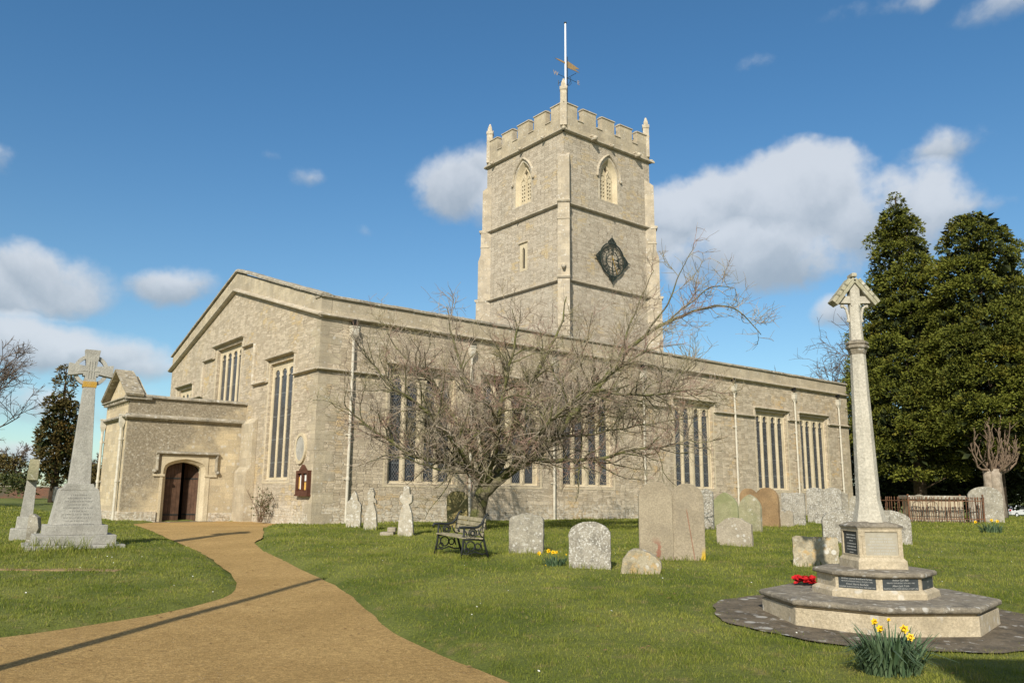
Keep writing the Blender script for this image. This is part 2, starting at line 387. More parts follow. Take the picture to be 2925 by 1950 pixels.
# glass behind leaded lights and wire guards
GLASS, t, b = material('leaded glass with wire guard')
co = t.obj(False); x, y, z = t.sep(co); u = t.math('SUBTRACT', x, y)
d1 = t.math('ABSOLUTE', t.math('SUBTRACT', t.math('FRACT', t.math('MULTIPLY', t.math('ADD', t.math('MULTIPLY', u, 1.45), z), 6.2)), .5))
d2 = t.math('ABSOLUTE', t.math('SUBTRACT', t.math('FRACT', t.math('MULTIPLY', t.math('SUBTRACT', t.math('MULTIPLY', u, 1.45), z), 6.2)), .5))
wire = t.ss(t.math('MINIMUM', d1, d2), .085, .035)
bar = t.ss(t.math('ABSOLUTE', t.math('SUBTRACT', t.math('FRACT', t.math('MULTIPLY', z, 1.15)), .5)), .025, .018)
q = t.noise(co, 5, 3)
col = t.mix(t.ss(q, .35, .7), (.010, .012, .016), (.035, .040, .050))
col = t.mix(t.math('MULTIPLY', wire, .8), col, (.20, .205, .205)); col = t.mix(t.math('MULTIPLY', bar, .7), col, (.15, .16, .16))
fin(t, b, col, t.mix(wire, (.18, .18, .18), (.7, .7, .7)), t.bump(q, .15, .02), spec=.35)

# ground, path and grass
def grass_tone(t, co):
    a = t.noise(co, .55, 5, .62); b2 = t.noise(co, 2.6, 4, .6); c = t.noise(co, .16, 3)
    col = t.mix(t.ss(a, .32, .68), (.110, .140, .022), (.204, .218, .050))
    col = t.mix(t.math('MULTIPLY', t.ss(b2, .55, .72), .7), col, (.25, .208, .082))
    col = t.mix(t.math('MULTIPLY', t.ss(c, .5, .7), .4), col, (.15, .168, .036))
    return col
SOIL, t, b = material('turf ground')
co = t.n('ShaderNodeTexCoord').outputs['Object']
col = grass_tone(t, co)
fnz = t.noise(co, 26, 6, .75)
col = t.mix(t.ss(fnz, .25, .75), t.mix(1., col, (.52, .54, .5), 'MULTIPLY'), t.mix(1., col, (1.15, 1.15, 1.15), 'MULTIPLY'))
bare = t.math('MULTIPLY', t.ss(t.noise(co, .9, 5, .65), .67, .72), .8)
col = t.mix(bare, col, (.20, .125, .06))
fin(t, b, col, .95, t.bump(fnz, .8, .05))
GRASS, t, b = material('grass blades')
co = t.n('ShaderNodeTexCoord').outputs['Object']
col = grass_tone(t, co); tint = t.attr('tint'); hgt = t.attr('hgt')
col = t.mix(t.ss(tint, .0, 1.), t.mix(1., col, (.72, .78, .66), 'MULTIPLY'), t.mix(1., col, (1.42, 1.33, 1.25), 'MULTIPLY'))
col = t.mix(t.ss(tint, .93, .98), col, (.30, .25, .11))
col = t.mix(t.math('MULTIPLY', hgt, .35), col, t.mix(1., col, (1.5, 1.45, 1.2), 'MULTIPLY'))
fin(t, b, col, .75, spec=.12)
tr = t.n('ShaderNodeBsdfTranslucent'); t.set(tr, 'Color', t.mix(1., col, (1.1, 1.25, .6), 'MULTIPLY'))
mx = t.n('ShaderNodeMixShader'); t.set(mx, 0, .25); t.nt.links.new(b.outputs[0], mx.inputs[1]); t.nt.links.new(tr.outputs[0], mx.inputs[2])
t.nt.links.new(mx.outputs[0], GRASS.node_tree.nodes['Material Output'].inputs[0])
PATH, t, b = material('ochre hoggin path')
co = t.n('ShaderNodeTexCoord').outputs['Object']
n1 = t.noise(co, .6, 5, .6); n2 = t.noise(co, 55, 5, .8); n3 = t.noise(co, 6, 5, .7)
col = t.mix(t.ss(n1, .3, .7), (.45, .295, .108), (.56, .375, .148))
col = t.mix(t.ss(n3, .5, .75), col, (.39, .245, .086))
col = t.mix(t.ss(n2, .3, .7), t.mix(1., col, (.58, .56, .53), 'MULTIPLY'), t.mix(1., col, (1.32, 1.32, 1.34), 'MULTIPLY'))
n4 = t.noise(co, 15, 4, .8)
col = t.mix(t.ss(n4, .35, .7), t.mix(1., col, (.82, .80, .77), 'MULTIPLY'), t.mix(1., col, (1.14, 1.14, 1.15), 'MULTIPLY'))
peb = t.math('MULTIPLY', t.ss(t.vor(co, 19), .16, .10), t.ss(t.noise(co, 3.1, 2), .5, .6))
col = t.mix(t.math('MULTIPLY', peb, .6), col, (.58, .50, .36))
fin(t, b, col, .95, t.bump(t.math('ADD', t.math('ADD', n2, n4), t.math('MULTIPLY', n3, .7)), 1., .03))

# ------------------------------------------------------------------ path outline and ground mesh
lp = [(352, 1216), (400, 1237), (455, 1260), (500, 1286), (528, 1308), (545, 1332), (538, 1350), (500, 1368), (420, 1390), (330, 1406), (200, 1425), (100, 1439), (0, 1452), (-150, 1470), (-420, 1500)]
rp = [(606, 1231), (583, 1238), (590, 1250), (645, 1277), (702, 1306), (765, 1332), (812, 1363), (850, 1398), (890, 1434), (952, 1466), (1035, 1500), (1120, 1532), (1205, 1562), (1320, 1610)]
L_ = [gp(*p).xy for p in lp]; R_ = [gp(*p).xy for p in rp]
poly = [ch(-4.2, 6.3).xy, *L_, Vector((-9, 6)), Vector((-6, -8)), Vector((0, -8)), Vector((.6, 4.2)), *reversed(R_), ch(-1.2, 1.1).xy, ch(-.05, .55).xy, ch(.25, 7.).xy]
poly = np.array([tuple(p) for p in poly])
def densify(P, step=.25, jit=.022):
    out = []
    for i in range(len(P)):
        a, b = P[i], P[(i+1) % len(P)]; n = max(1, int(np.linalg.norm(b-a)/step))
        for k in range(n):
            p = a+(b-a)*k/n; q = noise.noise(Vector((p[0]*1.4, p[1]*1.4, 3)))*jit*2+noise.noise(Vector((p[0]*5, p[1]*5, 9)))*jit
            d = (b-a)/max(1e-6, np.linalg.norm(b-a)); out.append(p+np.array([-d[1], d[0]])*q)
    return np.array(out)
# corner rounding (Chaikin) then small irregularities
def chaikin(P):
    Q = []
    for i in range(len(P)):
        a, b = P[i], P[(i+1) % len(P)]; Q += [a*.75+b*.25, a*.25+b*.75]
    return np.array(Q)
PP = densify(chaikin(poly))
def sdist(X, Y, P=None):            # signed distance to the path outline, negative inside
    P = PP if P is None else P
    X = np.asarray(X, float); Y = np.asarray(Y, float); best = np.full(X.shape, 1e9); ins = np.zeros(X.shape, bool)
    for i in range(len(P)):
        ax, ay = P[i]; bx, by = P[(i+1) % len(P)]; dx, dy = bx-ax, by-ay
        tt = np.clip(((X-ax)*dx+(Y-ay)*dy)/(dx*dx+dy*dy+1e-12), 0, 1)
        best = np.minimum(best, (X-ax-tt*dx)**2+(Y-ay-tt*dy)**2)
        c = (ay > Y) != (by > Y)
        ins ^= c & (X < (bx-ax)*(Y-ay)/(by-ay+1e-12)+ax)
    dd = np.sqrt(best); return np.where(ins, -dd, dd)
def bumpy(X, Y):
    X = np.asarray(X, float); Y = np.asarray(Y, float)
    return .022*np.sin(X*1.3+np.sin(Y*.9))*np.cos(Y*1.1+np.sin(X*.7)*1.4)+.012*np.sin(X*3.1+Y*1.7)*np.sin(Y*2.9-X*.8)
CROSS = Vector((-9.17, 17.5, 0)); MEMO = Vector((4.584, 10.597, 0))
def hgt(X, Y):                       # turf height with a soft lip along the path
    X = np.asarray(X, float); Y = np.asarray(Y, float)
    d = sdist(X, Y)
    far = np.clip((np.hypot(X-MEMO.x, Y-MEMO.y)-2.4)/1.2, 0, 1)
    md = np.hypot(X-CROSS.x, (Y-CROSS.y))
    z = g0(X, Y)+bumpy(X, Y)*far*(d > 0)+.10*np.exp(-(md/2.2)**2)*(d > 0)
    mm = 1-sm((np.hypot(X-MEMO.x, Y-MEMO.y)-2.15)/.35)
    return z - .11*(1-sm((d+.08)/.32)) + .03*sm((d-.1)/.4)*(1-mm) - .025*mm
xs = np.concatenate([np.array([-900, -400, -200, -110, -70, -50, -40]), np.arange(-32, 34, .3), np.array([36, 40, 46, 55, 70, 100, 180, 400, 900])])
ys = np.concatenate([np.array([-300, -80, -30, -12, -5, 0, 2]), np.arange(3, 52, .3), np.array([53, 55, 58, 62, 68, 76, 90, 120, 200, 450, 1200])])
XX, YY = np.meshgrid(xs, ys); ZZ = np.where((abs(XX) < 36) & (YY < 53) & (YY > -6), 0, 0.)
near = (XX > -33) & (XX < 35) & (YY > -13) & (YY < 53)
ZZ = g0(XX, YY); ZZ[near] = hgt(XX[near], YY[near])
nx, ny = len(xs), len(ys)
vs = np.stack([XX.ravel(), YY.ravel(), ZZ.ravel()], 1)
fs = [(j*nx+i, j*nx+i+1, (j+1)*nx+i+1, (j+1)*nx+i) for j in range(ny-1) for i in range(nx-1)]
gm = MB(); gm.v = [tuple(v) for v in vs]; gm.f = fs; gm.m = [0]*len(fs)
tag(gm.build('ground', SOIL, smooth=True, recalc=False), kind='structure')
# path sheet: grid cells clipped by the outline
bmp = bmesh.new(); fv = [bmp.verts.new((p[0], p[1], 0)) for p in PP]; bmp.faces.new(fv); bmesh.ops.triangulate(bmp, faces=bmp.faces)
for ax, lo, hi in ((0, -12, 6), (1, -8, 34)):
    for c in np.arange(lo, hi, .5):
        no = (1, 0, 0) if ax == 0 else (0, 1, 0); pt = (c, 0, 0) if ax == 0 else (0, c, 0)
        bmesh.ops.bisect_plane(bmp, geom=bmp.verts[:]+bmp.edges[:]+bmp.faces[:], plane_co=pt, plane_no=no)
for v in bmp.verts: v.co.z = G(v.co.x, v.co.y)-.05+.004*math.sin(v.co.x*2.1)*math.sin(v.co.y*1.7)
bmesh.ops.recalc_face_normals(bmp, faces=bmp.faces)
pm = bpy.data.meshes.new('path'); bmp.to_mesh(pm); bmp.free(); pm.materials.append(PATH)
if pm.polygons[0].normal.z < 0: pm.flip_normals()
po = bpy.data.objects.new('path', pm); COL.objects.link(po); tag(po, kind='structure')

# ------------------------------------------------------------------ grass blades
def make_grass():
    bands = [(5.6, 9, 3600, .030, .0048), (9, 13, 2000, .033, .0062), (13, 18, 1000, .038, .009), (18, 25, 480, .044, .013), (25, 34, 200, .052, .020), (34, 48, 80, .062, .032)]
    PX, PY, HH, WW = [], [], [], []
    for y0, y1, dn, h, w in bands:
        n = int(dn*.66*(y1*y1-y0*y0))
        y = np.sqrt(rng.uniform(y0*y0, y1*y1, n)); x = rng.uniform(-1, 1, n)*(.66*y+.4)
        PX.append(x); PY.append(y); HH.append(np.full(n, h)); WW.append(np.full(n, w))
    for (tx, ty, tw, ta) in TUFTS:           # longer tufts the mower leaves at the foot of each stone
        n = int(260*max(.5, tw)*(18/max(8, ty))**1.2); q = rng.uniform(-.5, .5, n)*tw*1.15; r_ = rng.normal(0, .07, n)+rng.choice([-.10, .10], n)
        PX.append(tx+q*math.cos(ta)-r_*math.sin(ta)); PY.append(ty+q*math.sin(ta)+r_*math.cos(ta)); HH.append(np.full(n, .10)); WW.append(np.full(n, .007*max(1, ty/12)))
    x = np.concatenate(PX); y = np.concatenate(PY); h = np.concatenate(HH); w = np.concatenate(WW)
    d = sdist(x, y)
    cx = (x-C0.x)*CX_.x+(y-C0.y)*CX_.y; cy = (x-C0.x)*CY_.x+(y-C0.y)*CY_.y
    keep = (d > rng.uniform(-.07, .09, len(x))*np.where(rng.random(len(x)) < .15, 2.2, 1.)) & ~((cx > -.1) & (cy > -.05)) & ~((cx > -4.7) & (cy > 6.3))
    rm = np.hypot(x-MEMO.x, y-MEMO.y); ang = np.arctan2(y-MEMO.y, x-MEMO.x)
    keep &= rm > 1.95*(1+.02*np.sin(ang*8)+.010*np.sin(ang*21)+.02*np.sin(ang*37))+rng.uniform(-.16, .10, len(x))
    keep &= ~((abs(x-CROSS.x) < .95) & (abs(y-CROSS.y) < .75))
    clump = .5+.5*np.sin(x*2.3+np.sin(y*1.9)*2)*np.sin(y*2.6+np.sin(x*1.3)*2)
    cl2 = .5+.5*np.sin(x*7.1+np.sin(y*5)*2)*np.sin(y*8.3+np.sin(x*6)*2)
    keep &= rng.uniform(0, 1, len(x)) < .55+.45*cl2
    x, y, h, w, d, clump, cl2 = [q[keep] for q in (x, y, h, w, d, clump, cl2)]
    lng = np.exp(-np.hypot(x-CROSS.x-.0, (y-CROSS.y+1.0))**2/1.3)
    h = h*1.2*rng.uniform(.4, 1.4, len(x))*(.55+.6*clump*cl2+.25*cl2)*(1+1.6*lng)*np.where(d < .5, .65, 1.)
    n = len(x); z = hgt(x, y)-.006
    a = rng.uniform(0, 2*np.pi, n); lean = rng.uniform(.15, .95, n)*h; la = rng.uniform(0, 2*np.pi, n)
    bx, by = np.cos(a)*w/2, np.sin(a)*w/2
    vv = np.empty((n, 5, 3), np.float32)
    vv[:, 0] = np.stack([x-bx, y-by, z], 1); vv[:, 1] = np.stack([x+bx, y+by, z], 1)
    mx, my = x+np.cos(la)*lean*.35, y+np.sin(la)*lean*.35
    vv[:, 2] = np.stack([mx+bx*.75, my+by*.75, z+h*.62], 1); vv[:, 3] = np.stack([mx-bx*.75, my-by*.75, z+h*.62], 1)
    vv[:, 4] = np.stack([x+np.cos(la)*lean, y+np.sin(la)*lean, z+h], 1)
    me = bpy.data.meshes.new('grass'); me.vertices.add(n*5); me.vertices.foreach_set('co', vv.ravel())
    k = (np.arange(n)*5)[:, None]
    loops = np.concatenate([k+np.array([0, 1, 2, 3]), k+np.array([3, 2, 4])], 1).astype(np.int32)
    me.loops.add(n*7); me.loops.foreach_set('vertex_index', loops.ravel())
    me.polygons.add(n*2); st = (np.arange(n)*7)[:, None]+np.array([0, 4])
    me.polygons.foreach_set('loop_start', st.ravel().astype(np.int32))
    me.update(calc_edges=True); me.validate()
    at1 = me.attributes.new('tint', 'FLOAT', 'POINT'); at1.data.foreach_set('value', np.repeat(rng.uniform(0, 1, n), 5).astype(np.float32))
    at2 = me.attributes.new('hgt', 'FLOAT', 'POINT'); at2.data.foreach_set('value', np.tile(np.array([0, 0, .6, .6, 1], np.float32), n))
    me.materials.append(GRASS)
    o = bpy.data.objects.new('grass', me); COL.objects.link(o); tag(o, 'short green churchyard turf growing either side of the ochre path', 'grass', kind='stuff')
    return n
TUFTS = []

# ------------------------------------------------------------------ church
FS = lambda y=0.: (V3(0, y, 0), V3(1, 0, 0), V3(0, 0, 1), V3(0, 1, 0))      # faces looking south
FW = lambda x=0.: (V3(x, 0, 0), V3(0, 1, 0), V3(0, 0, 1), V3(1, 0, 0))      # faces looking west
FE = lambda x: (V3(x, 0, 0), V3(0, 1, 0), V3(0, 0, 1), V3(-1, 0, 0))
FN = lambda y: (V3(0, y, 0), V3(1, 0, 0), V3(0, 0, 1), V3(0, -1, 0))
L_N, W_N, HS, HT, HPS, HPT, HM = 35.24, 17.23, 7.26, 8.03, 9.80, 10.71, 5.34
church = thing('church', 'long cream stone church with tall battlemented clock tower and side porch', 'church', C0, TH)
def part(mb, name, mat, parent=None, **k):
    return mb.build(name, mat, church if parent is None else parent, **k)
def rect(a0, a1, z0, z1): return [(a0, z0), (a1, z0), (a1, z1), (a0, z1)]
def lancet(a0, a1, z0, zs, za, n=6, flat=1.):
    hw = (a1-a0)/2; am = (a0+a1)/2; out = [(a0, z0), (a1, z0)]
    H = math.sqrt(3)
    for i in range(n+1):
        th = R(60)*i/n; out.append((am-hw+2*hw*math.cos(th)*1., zs+(za-zs)*math.sin(th)*2/H)) if i < n else out.append((am, za))
    for i in range(n-1, -1, -1):
        th = R(60)*i/n; out.append((am+hw-2*hw*math.cos(th), zs+(za-zs)*math.sin(th)*2/H))
    return out
def tudor(a0, a1, z0, zs, za, cusp=False):
    am = (a0+a1)/2; hw = (a1-a0)/2; out = [(a0, z0), (a1, z0)]
    pts = [(1, 0), (.985, .30), (.93, .52), (.82, .68), (.62, .81), (.40, .90), (.2, .96), (0, 1)] if not cusp else [(1, 0), (.97, .18), (.60, .34), (.80, .50), (.80, .66), (.62, .82), (.34, .94), (0, 1)]
    out += [(am+hw*p, zs+(za-zs)*q) for p, q in pts]; out += [(am-hw*p, zs+(za-zs)*q) for p, q in reversed(pts[:-1])]
    return out
def moul(mb, fr, a0, b0, a1, b1, proj=.11, h=.16, flip=False, e0=0., e1=0.):
    O_, U, V_, N_ = fr
    p0 = O_+U*a0+V_*b0; p1 = O_+U*a1+V_*b1; T = (p1-p0); L = T.length; T.normalize()
    Pn = T.cross(N_)
    if Pn.z < -1e-6 or (abs(Pn.z) < 1e-6 and flip): Pn = -Pn
    mb.prism([(-.02, -h*.5), (proj*.55, -h*.5), (proj, -h*.22), (proj, h*.05), (-.02, h*.5)], (p0, -N_, Pn, T), -e0, L+e1)
def rec_s(x, d=.22): return x+d*(x+12.25)/26.07

def make_window(fr, lights, z0, zs, za, ztop, mar=.15, rec=.16, th=.10, hood=None, drop=None, wallholes=None):
    a0, a1 = lights[0][0]-mar, lights[-1][1]+mar
    wallholes.append(rect(a0, a1, z0-.1, ztop))
    mb = MB()
    holes = [tudor(l[0], l[1], z0, zs-.02, za, True) for l in lights]
    # pierced spandrel eyelets between the light heads
    for p, q in zip(lights[:-1], lights[1:]):
        m = (p[1]+q[0])/2; g = (za-zs)*.35
        holes.append([(m-.045, za-.02), (m, za-.13), (m+.045, za-.02), (m, za+.05)])
    mb.plate(fr, rect(a0-.001, a1+.001, z0-.1, ztop), holes, rec, rec+th)
    # splayed reveal and flush surround
    O_, U, V_, N_ = fr
    ring0 = rect(a0-.10, a1+.10, z0-.16, ztop+.07); ring1 = rect(a0+.02, a1-.02, z0-.04, ztop-.02)
    mb.plate(fr, rect(a0-.17, a1+.17, z0-.22, ztop+.10), [ring0], -.007, .02, side=True)
    k = [O_+U*p[0]+V_*p[1]+N_*-.005 for p in ring0]+[O_+U*p[0]+V_*p[1]+N_*(rec+.001) for p in ring1]
    mb.add(k, [(i, (i+1) % 4, (i+1) % 4+4, i+4) for i in range(4)])
    # mullion noses
    for p, q in zip(lights[:-1], lights[1:]):
        m0, m1 = p[1], q[0]; c = (m0+m1)/2; w = (m1-m0)*.28
        mb.prism([(c-w*1.6, 0), (c-w*.5, -.06), (c+w*.5, -.06), (c+w*1.6, 0)], (O_, U, N_, V_), z0-.02, za-.14) if False else None
        a = [(c-w*1.7, rec), (c-w*.6, rec-.03), (c+w*.6, rec-.03), (c+w*1.7, rec)]
        mb.add([O_+U*x+N_*d+V_*z for z in (z0-.04, za+.02) for x, d in a], [(i, i+1, i+5, i+4) for i in range(3)]+[(4, 5, 6, 7)])
    w = part(mb, 'window', ASHP)
    gb = MB(); gb.plate(fr, rect(a0-.02, a1+.02, z0-.12, ztop+.02), [], rec+th-.03, rec+th)
    part(gb, 'glass', GLASS, w)
    if hood:
        hb = MB(); h0, h1, hz = hood
        moul(hb, fr, h0, hz, h1, hz, .19, .15, e0=.05, e1=.05)
        if drop is not None:
            for a in (h0, h1): moul(hb, fr, a, drop-.05, a, hz-.09, .09, .10)
        part(hb, 'hood_mould', MOULD, w)
    return w

sholes, gholes = [], []
SW = [(2.91, 5.53), (7.15, 9.79), (11.44, 14.13), (18.81, 21.39), (25.5, 28.0), (29.73, 32.14)]
hoods = []
for (m0, m1) in SW:
    a0, a1 = rec_s(m0), rec_s(m1); k = (a1-a0)/2.61
    pat = [(0, .47), (.67, 1.14), (1.47, 1.94), (2.14, 2.61)]
    lights = [(a0+p*k, a0+q*k) for p, q in pat]
    hoods.append((a0-.34, a1+.34))
    make_window(FS(), lights, 1.52, 4.98, 5.42, 5.62, hood=(a0-.34, a1+.34, 5.83), drop=HM, wallholes=sholes)
# gable windows
def lights_n(c, n, lw, mw):
    tot = n*lw+(n-1)*mw; return [(c-tot/2+i*(lw+mw), c-tot/2+i*(lw+mw)+lw) for i in range(n)]
make_window(FW(), lights_n(3.18, 3, .52, .13), 1.62, 5.35, 5.72, 5.96, rec=.12, th=.06, hood=(1.93, 4.43, 6.20), drop=HM, wallholes=gholes)
make_window(FW(), lights_n(9.0, 4, .52, .16), 3.2, 6.78, 7.12, 7.34, rec=.16, th=.07, hood=(7.20, 10.78, 7.55), drop=7.06, wallholes=gholes)
make_window(FW(), lights_n(14.75, 3, .42, .18), 3.2, 5.45, 5.78, 6.0, rec=.12, th=.06, hood=(13.5, 15.95, 6.19), drop=5.42, wallholes=gholes)

b = MB(); b.plate(FS(), rect(0, L_N, -.4, HS+.05), sholes, 0, .45); part(b, 'nave_wall', RUB_S)
b = MB(); b.plate(FW(), [(0, -.4), (W_N, -.4), (W_N, HS), (W_N/2, HPS), (0, HS)], gholes, 0, .5); part(b, 'gable_wall', RUB_W)
b = MB(); b.plate(FE(L_N), [(0, -.4), (W_N, -.4), (W_N, HS), (W_N/2, HPS), (0, HS)], [], 0, .5); b.plate(FN(W_N), rect(0, L_N, -.4, HS), [], 0, .5)
part(b, 'rear_wall', RUB_S)
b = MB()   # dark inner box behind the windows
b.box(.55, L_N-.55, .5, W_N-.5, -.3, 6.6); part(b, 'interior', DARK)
b = MB(); e = .35
b.add([V3(e, e, HS), V3(L_N-e, e, HS), V3(L_N-e, W_N/2, HPS-.1), V3(e, W_N/2, HPS-.1), V3(e, W_N-e, HS), V3(L_N-e, W_N-e, HS)], [(0, 1, 2, 3), (3, 2, 5, 4)])
part(b, 'nave_roof', LEAD)
# parapets and copings
b = MB(); b.box(.40, L_N, -.016, .38, HS, HT-.13); b.box(L_N-.4, L_N+.016, .381, W_N, HS, HT-.13); part(b, 'nave_parapet', ASH)
b = MB(); g = W_N/2
b.prism([(-.014, HS), (g, HPS-.02), (W_N+.014, HS), (W_N+.014, HT-.13), (g, HPT-.13), (-.014, HT-.13)], FW(0), -.016, .385); part(b, 'gable_parapet', ASH)
b = MB(); x = -.06; rr = random.Random(3)
while x < L_N:
    w = rr.uniform(.8, 1.25); j = rr.uniform(-.007, .007); x1 = min(x+w, L_N+.08)
    b.prism([(-.10, HT-.13+j), (.46, HT-.13+j), (.46, HT-.07+j), (.18, HT+.02+j), (-.02, HT-.01+j), (-.10, HT-.06+j)], (V3(x+.004, 0, 0), V3(0, 1, 0), V3(0, 0, 1), V3(1, 0, 0)), 0, x1-x-.008); x = x1
part(b, 'coping', COPE)
b = MB()
for s_ in (0, 1):
    pa = V3(0, -.10, HT-.125) if s_ == 0 else V3(0, W_N+.10, HT-.125); pb = V3(0, g, HPT-.06)
    T = (pb-pa); L = T.length; T.normalize(); Pn = V3(0, -T.z, T.y) if s_ == 0 else V3(0, T.z, -T.y)
    if Pn.z < 0: Pn = -Pn
    q = 0.
    while q < L:
        w = rr.uniform(.7, 1.1); q1 = min(q+w, L); j = rr.uniform(-.008, .008)
        b.prism([(-.11, j), (.44, j), (.44, .07+j), (.17, .14+j), (-.03, .12+j), (-.11, .07+j)], (pa, V3(1, 0, 0), Pn, T), q+.004, q1-.004); q = q1
part(b, 'coping', COPE)
# string courses
b = MB(); moul(b, FS(), -.1, HS, L_N, HS, .19, .18); part(b, 'string_course', MOULD)
b = MB(); moul(b, FW(), -.15, HS-.02, g, HPS, .19, .18); moul(b, FW(), g, HPS, W_N+.15, HS-.06, .19, .18); part(b, 'string_course', MOULD)
prev = -.1
for h0, h1 in hoods+[(L_N+.04, 0)]:
    b = MB(); moul(b, FS(), prev, HM, h0-.04, HM, .15, .13); part(b, 'string_course', MOULD); prev = h1+.04
for s_ in ((-.1, HM, 1.9, HM), (4.47, HM, 5.86, HM), (5.86, HM-.06, 5.86, 7.07), (5.8, 7.07, 7.17, 7.07), (10.82, 7.05, 12.15, 7.05), (12.15, 5.45, 12.15, 7.0), (12.1, 5.45, 13.45, 5.45), (16., 5.42, W_N, 5.42)):
    b = MB(); moul(b, FW(), *s_, .15, .13); part(b, 'string_course', MOULD)
# quoins at both ends of the south front
for X0, sg in ((0, 1), (L_N, -1)):
    b = MB(); z = -.3; i = 0
    while z < HS-.2:
        h = rr.uniform(.27, .44); z1 = min(z+h, HS-.09); l1, l2 = ((.74, .34) if i % 2 else (.36, .62)); l1 *= rr.uniform(.85, 1.2); l2 *= rr.uniform(.85, 1.2)
        xa, xb = sorted((X0-sg*.007, X0+sg*l1)); b.box(xa, xb, -.007, .12, z+.004, z1-.004)
        xa, xb = sorted((X0-sg*.0071, X0+sg*.1)); b.box(xa, xb, .121, l2, z+.004, z1-.004)
        z = z1; i += 1
    part(b, 'quoins', ASH, bevel=.006)
# flat pilaster beside the porch
b = MB(); b.prism([(0, -.3), (-.36, -.3), (-.36, 1.85), (-.20, 2.06), (-.20, 3.75), (0, 3.98)], (V3(0, 5.2, 0), V3(1, 0, 0), V3(0, 0, 1), V3(0, 1, 0)), 0, 1.2); part(b, 'buttress', ASH, bevel=.015)
# oval wall tablet
b = MB(); b.prism([(.36*math.cos(a), .44*math.sin(a)) for a in np.linspace(0, 2*math.pi, 28, endpoint=False)], (V3(-.05, 1.02, 2.60), V3(0, 1, 0), V3(0, 0, 1), V3(1, 0, 0)), 0, .06)
tb = part(b, 'wall_tablet', GRAN)
b = MB(); o_ = [(.45*math.cos(a), .55*math.sin(a)) for a in np.linspace(0, 2*math.pi, 28, endpoint=False)]; i_ = [(.355*math.cos(a), .435*math.sin(a)) for a in np.linspace(0, 2*math.pi, 28, endpoint=False)]
b.plate((V3(-.075, 1.02, 2.60), V3(0, 1, 0), V3(0, 0, 1), V3(1, 0, 0)), o_, [i_], 0, .08, side=True); part(b, 'frame', ASHP, tb)
# drainpipes
def drainpipe(x, y, z0, z1, out, hop=.17):
    o = V3(*out); b = MB(); c = V3(x, y, 0)+o*.11
    b.tube([c+V3(0, 0, z0), c+V3(0, 0, z1+.05)], .052, 10)
    z = z0+1.5
    while z < z1-.4:
        b.tube([c+V3(0, 0, z), c+V3(0, 0, z+.10)], .070, 10); s_ = o.cross(V3(0, 0, 1))
        b.box(-.11, .11, -.01, .02, z+.02, z+.07, mt=Matrix.Translation(c-o*.09)@Matrix((( s_.x, o.x, 0, 0), (s_.y, o.y, 0, 0), (0, 0, 1, 0), (0, 0, 0, 1)))); z += 1.55
    p = part(b, 'drainpipe', PIPE, smooth=False)
    h = MB(); cc = (c.x, c.y)
    h.lathe([(.07, z1-.02), (.095, z1+.05), (hop*1.1, z1+.16), (hop*1.12, z1+.40), (hop*1.3, z1+.42), (hop*1.3, z1+.47)], cc, 4, math.pi/4)
    part(h, 'hopper_head', PIPE, p); return p
drainpipe(1.2556, 0, 0, 6.5, (0, -1, 0), .16)
for xx in (6.5078, 10.9064, 16.58, 23.677, 29.3209, 34.05): drainpipe(xx, 0, 0, 6.42, (0, -1, 0), .14)
for xx in (1.2556, 6.5078, 10.9064, 16.58, 23.677, 29.3209, 34.05):
    b = MB(); b.box(xx-.07, xx+.07, -.20, .1, 7.05, 7.22); part(b, 'roof_outlet', DARK)

# porch ------------------------------------------------------------
PY, PL, PW_, PTOP, PST = 6.48, 4.46, 3.48, 4.56, 3.84
darch = tudor(-2.93, -1.60, -.3, 1.74, 2.19)
b = MB()
b.plate(FS(PY), rect(-PL, 0, -.4, PTOP), [tudor(-3.06, -1.47, -.3, 1.76, 2.31)], 0, .02)
b.plate(FW(-PL), rect(PY, PY+PW_, -.4, PTOP), [], 0, .3); b.plate(FN(PY+PW_), rect(-PL, 0, -.4, PTOP), [], 0, .3)
b.add([V3(-PL+.05, PY+.05, 4.2), V3(0, PY+.05, 4.2), V3(0, PY+PW_-.05, 4.2), V3(-PL+.05, PY+PW_-.05, 4.2)], [(0, 1, 2, 3)])
porch = part(b, 'porch', RUB_P)
b = MB()   # moulded doorway: splayed outer order and deep inner order
o1 = tudor(-3.06, -1.47, -.3, 1.76, 2.31); i1 = tudor(-2.93, -1.60, -.3, 1.74, 2.19)
n = len(o1); k = [V3(p[0], PY-.004, p[1]) for p in o1]+[V3(p[0], PY+.10, p[1]) for p in i1]+[V3(p[0], PY+.42, p[1]) for p in i1]
b.add(k, [(i, (i+1) % n, (i+1) % n+n, i+n) for i in range(n)]+[(i+n, (i+1) % n+n, (i+1) % n+2*n, i+2*n) for i in range(n)])
b.plate(FS(PY-.03), rect(-3.16, -1.30, 1.66, 2.50), [[(p[0], max(p[1], 1.6601)) for p in o1]] if False else [], 0, .001) if False else None
sp = [(-3.14, 1.70), (-3.062, 1.70)]+[p for p in reversed(o1[2:]) if p[1] > 1.7][:]+[(-1.468, 1.70), (-1.39, 1.70), (-1.39, 2.44), (-3.14, 2.44)]
b.plate(FS(PY-.03), sp, [], 0, .03, side=True)
b.box(-1.47, -1.30, PY-.02, PY+.01, -.2, 1.7); b.box(-3.16, -3.06, PY-.02, PY+.01, -.2, 1.7)
for xa, xb in ((-3.42, -3.0), (-1.5, -1.04)): b.box(xa, xb, PY-.055, PY+.02, 1.64, 1.72)
for z in (.1, 1.55): b.box(-1.37, -1.33, PY-.0205, PY+.0, z, z+.04)
part(b, 'doorway', ASHP, porch)
b = MB(); fr = FS(PY)
moul(b, fr, -3.30, 2.53, -1.08, 2.53, .15, .15, e0=.06, e1=.06)
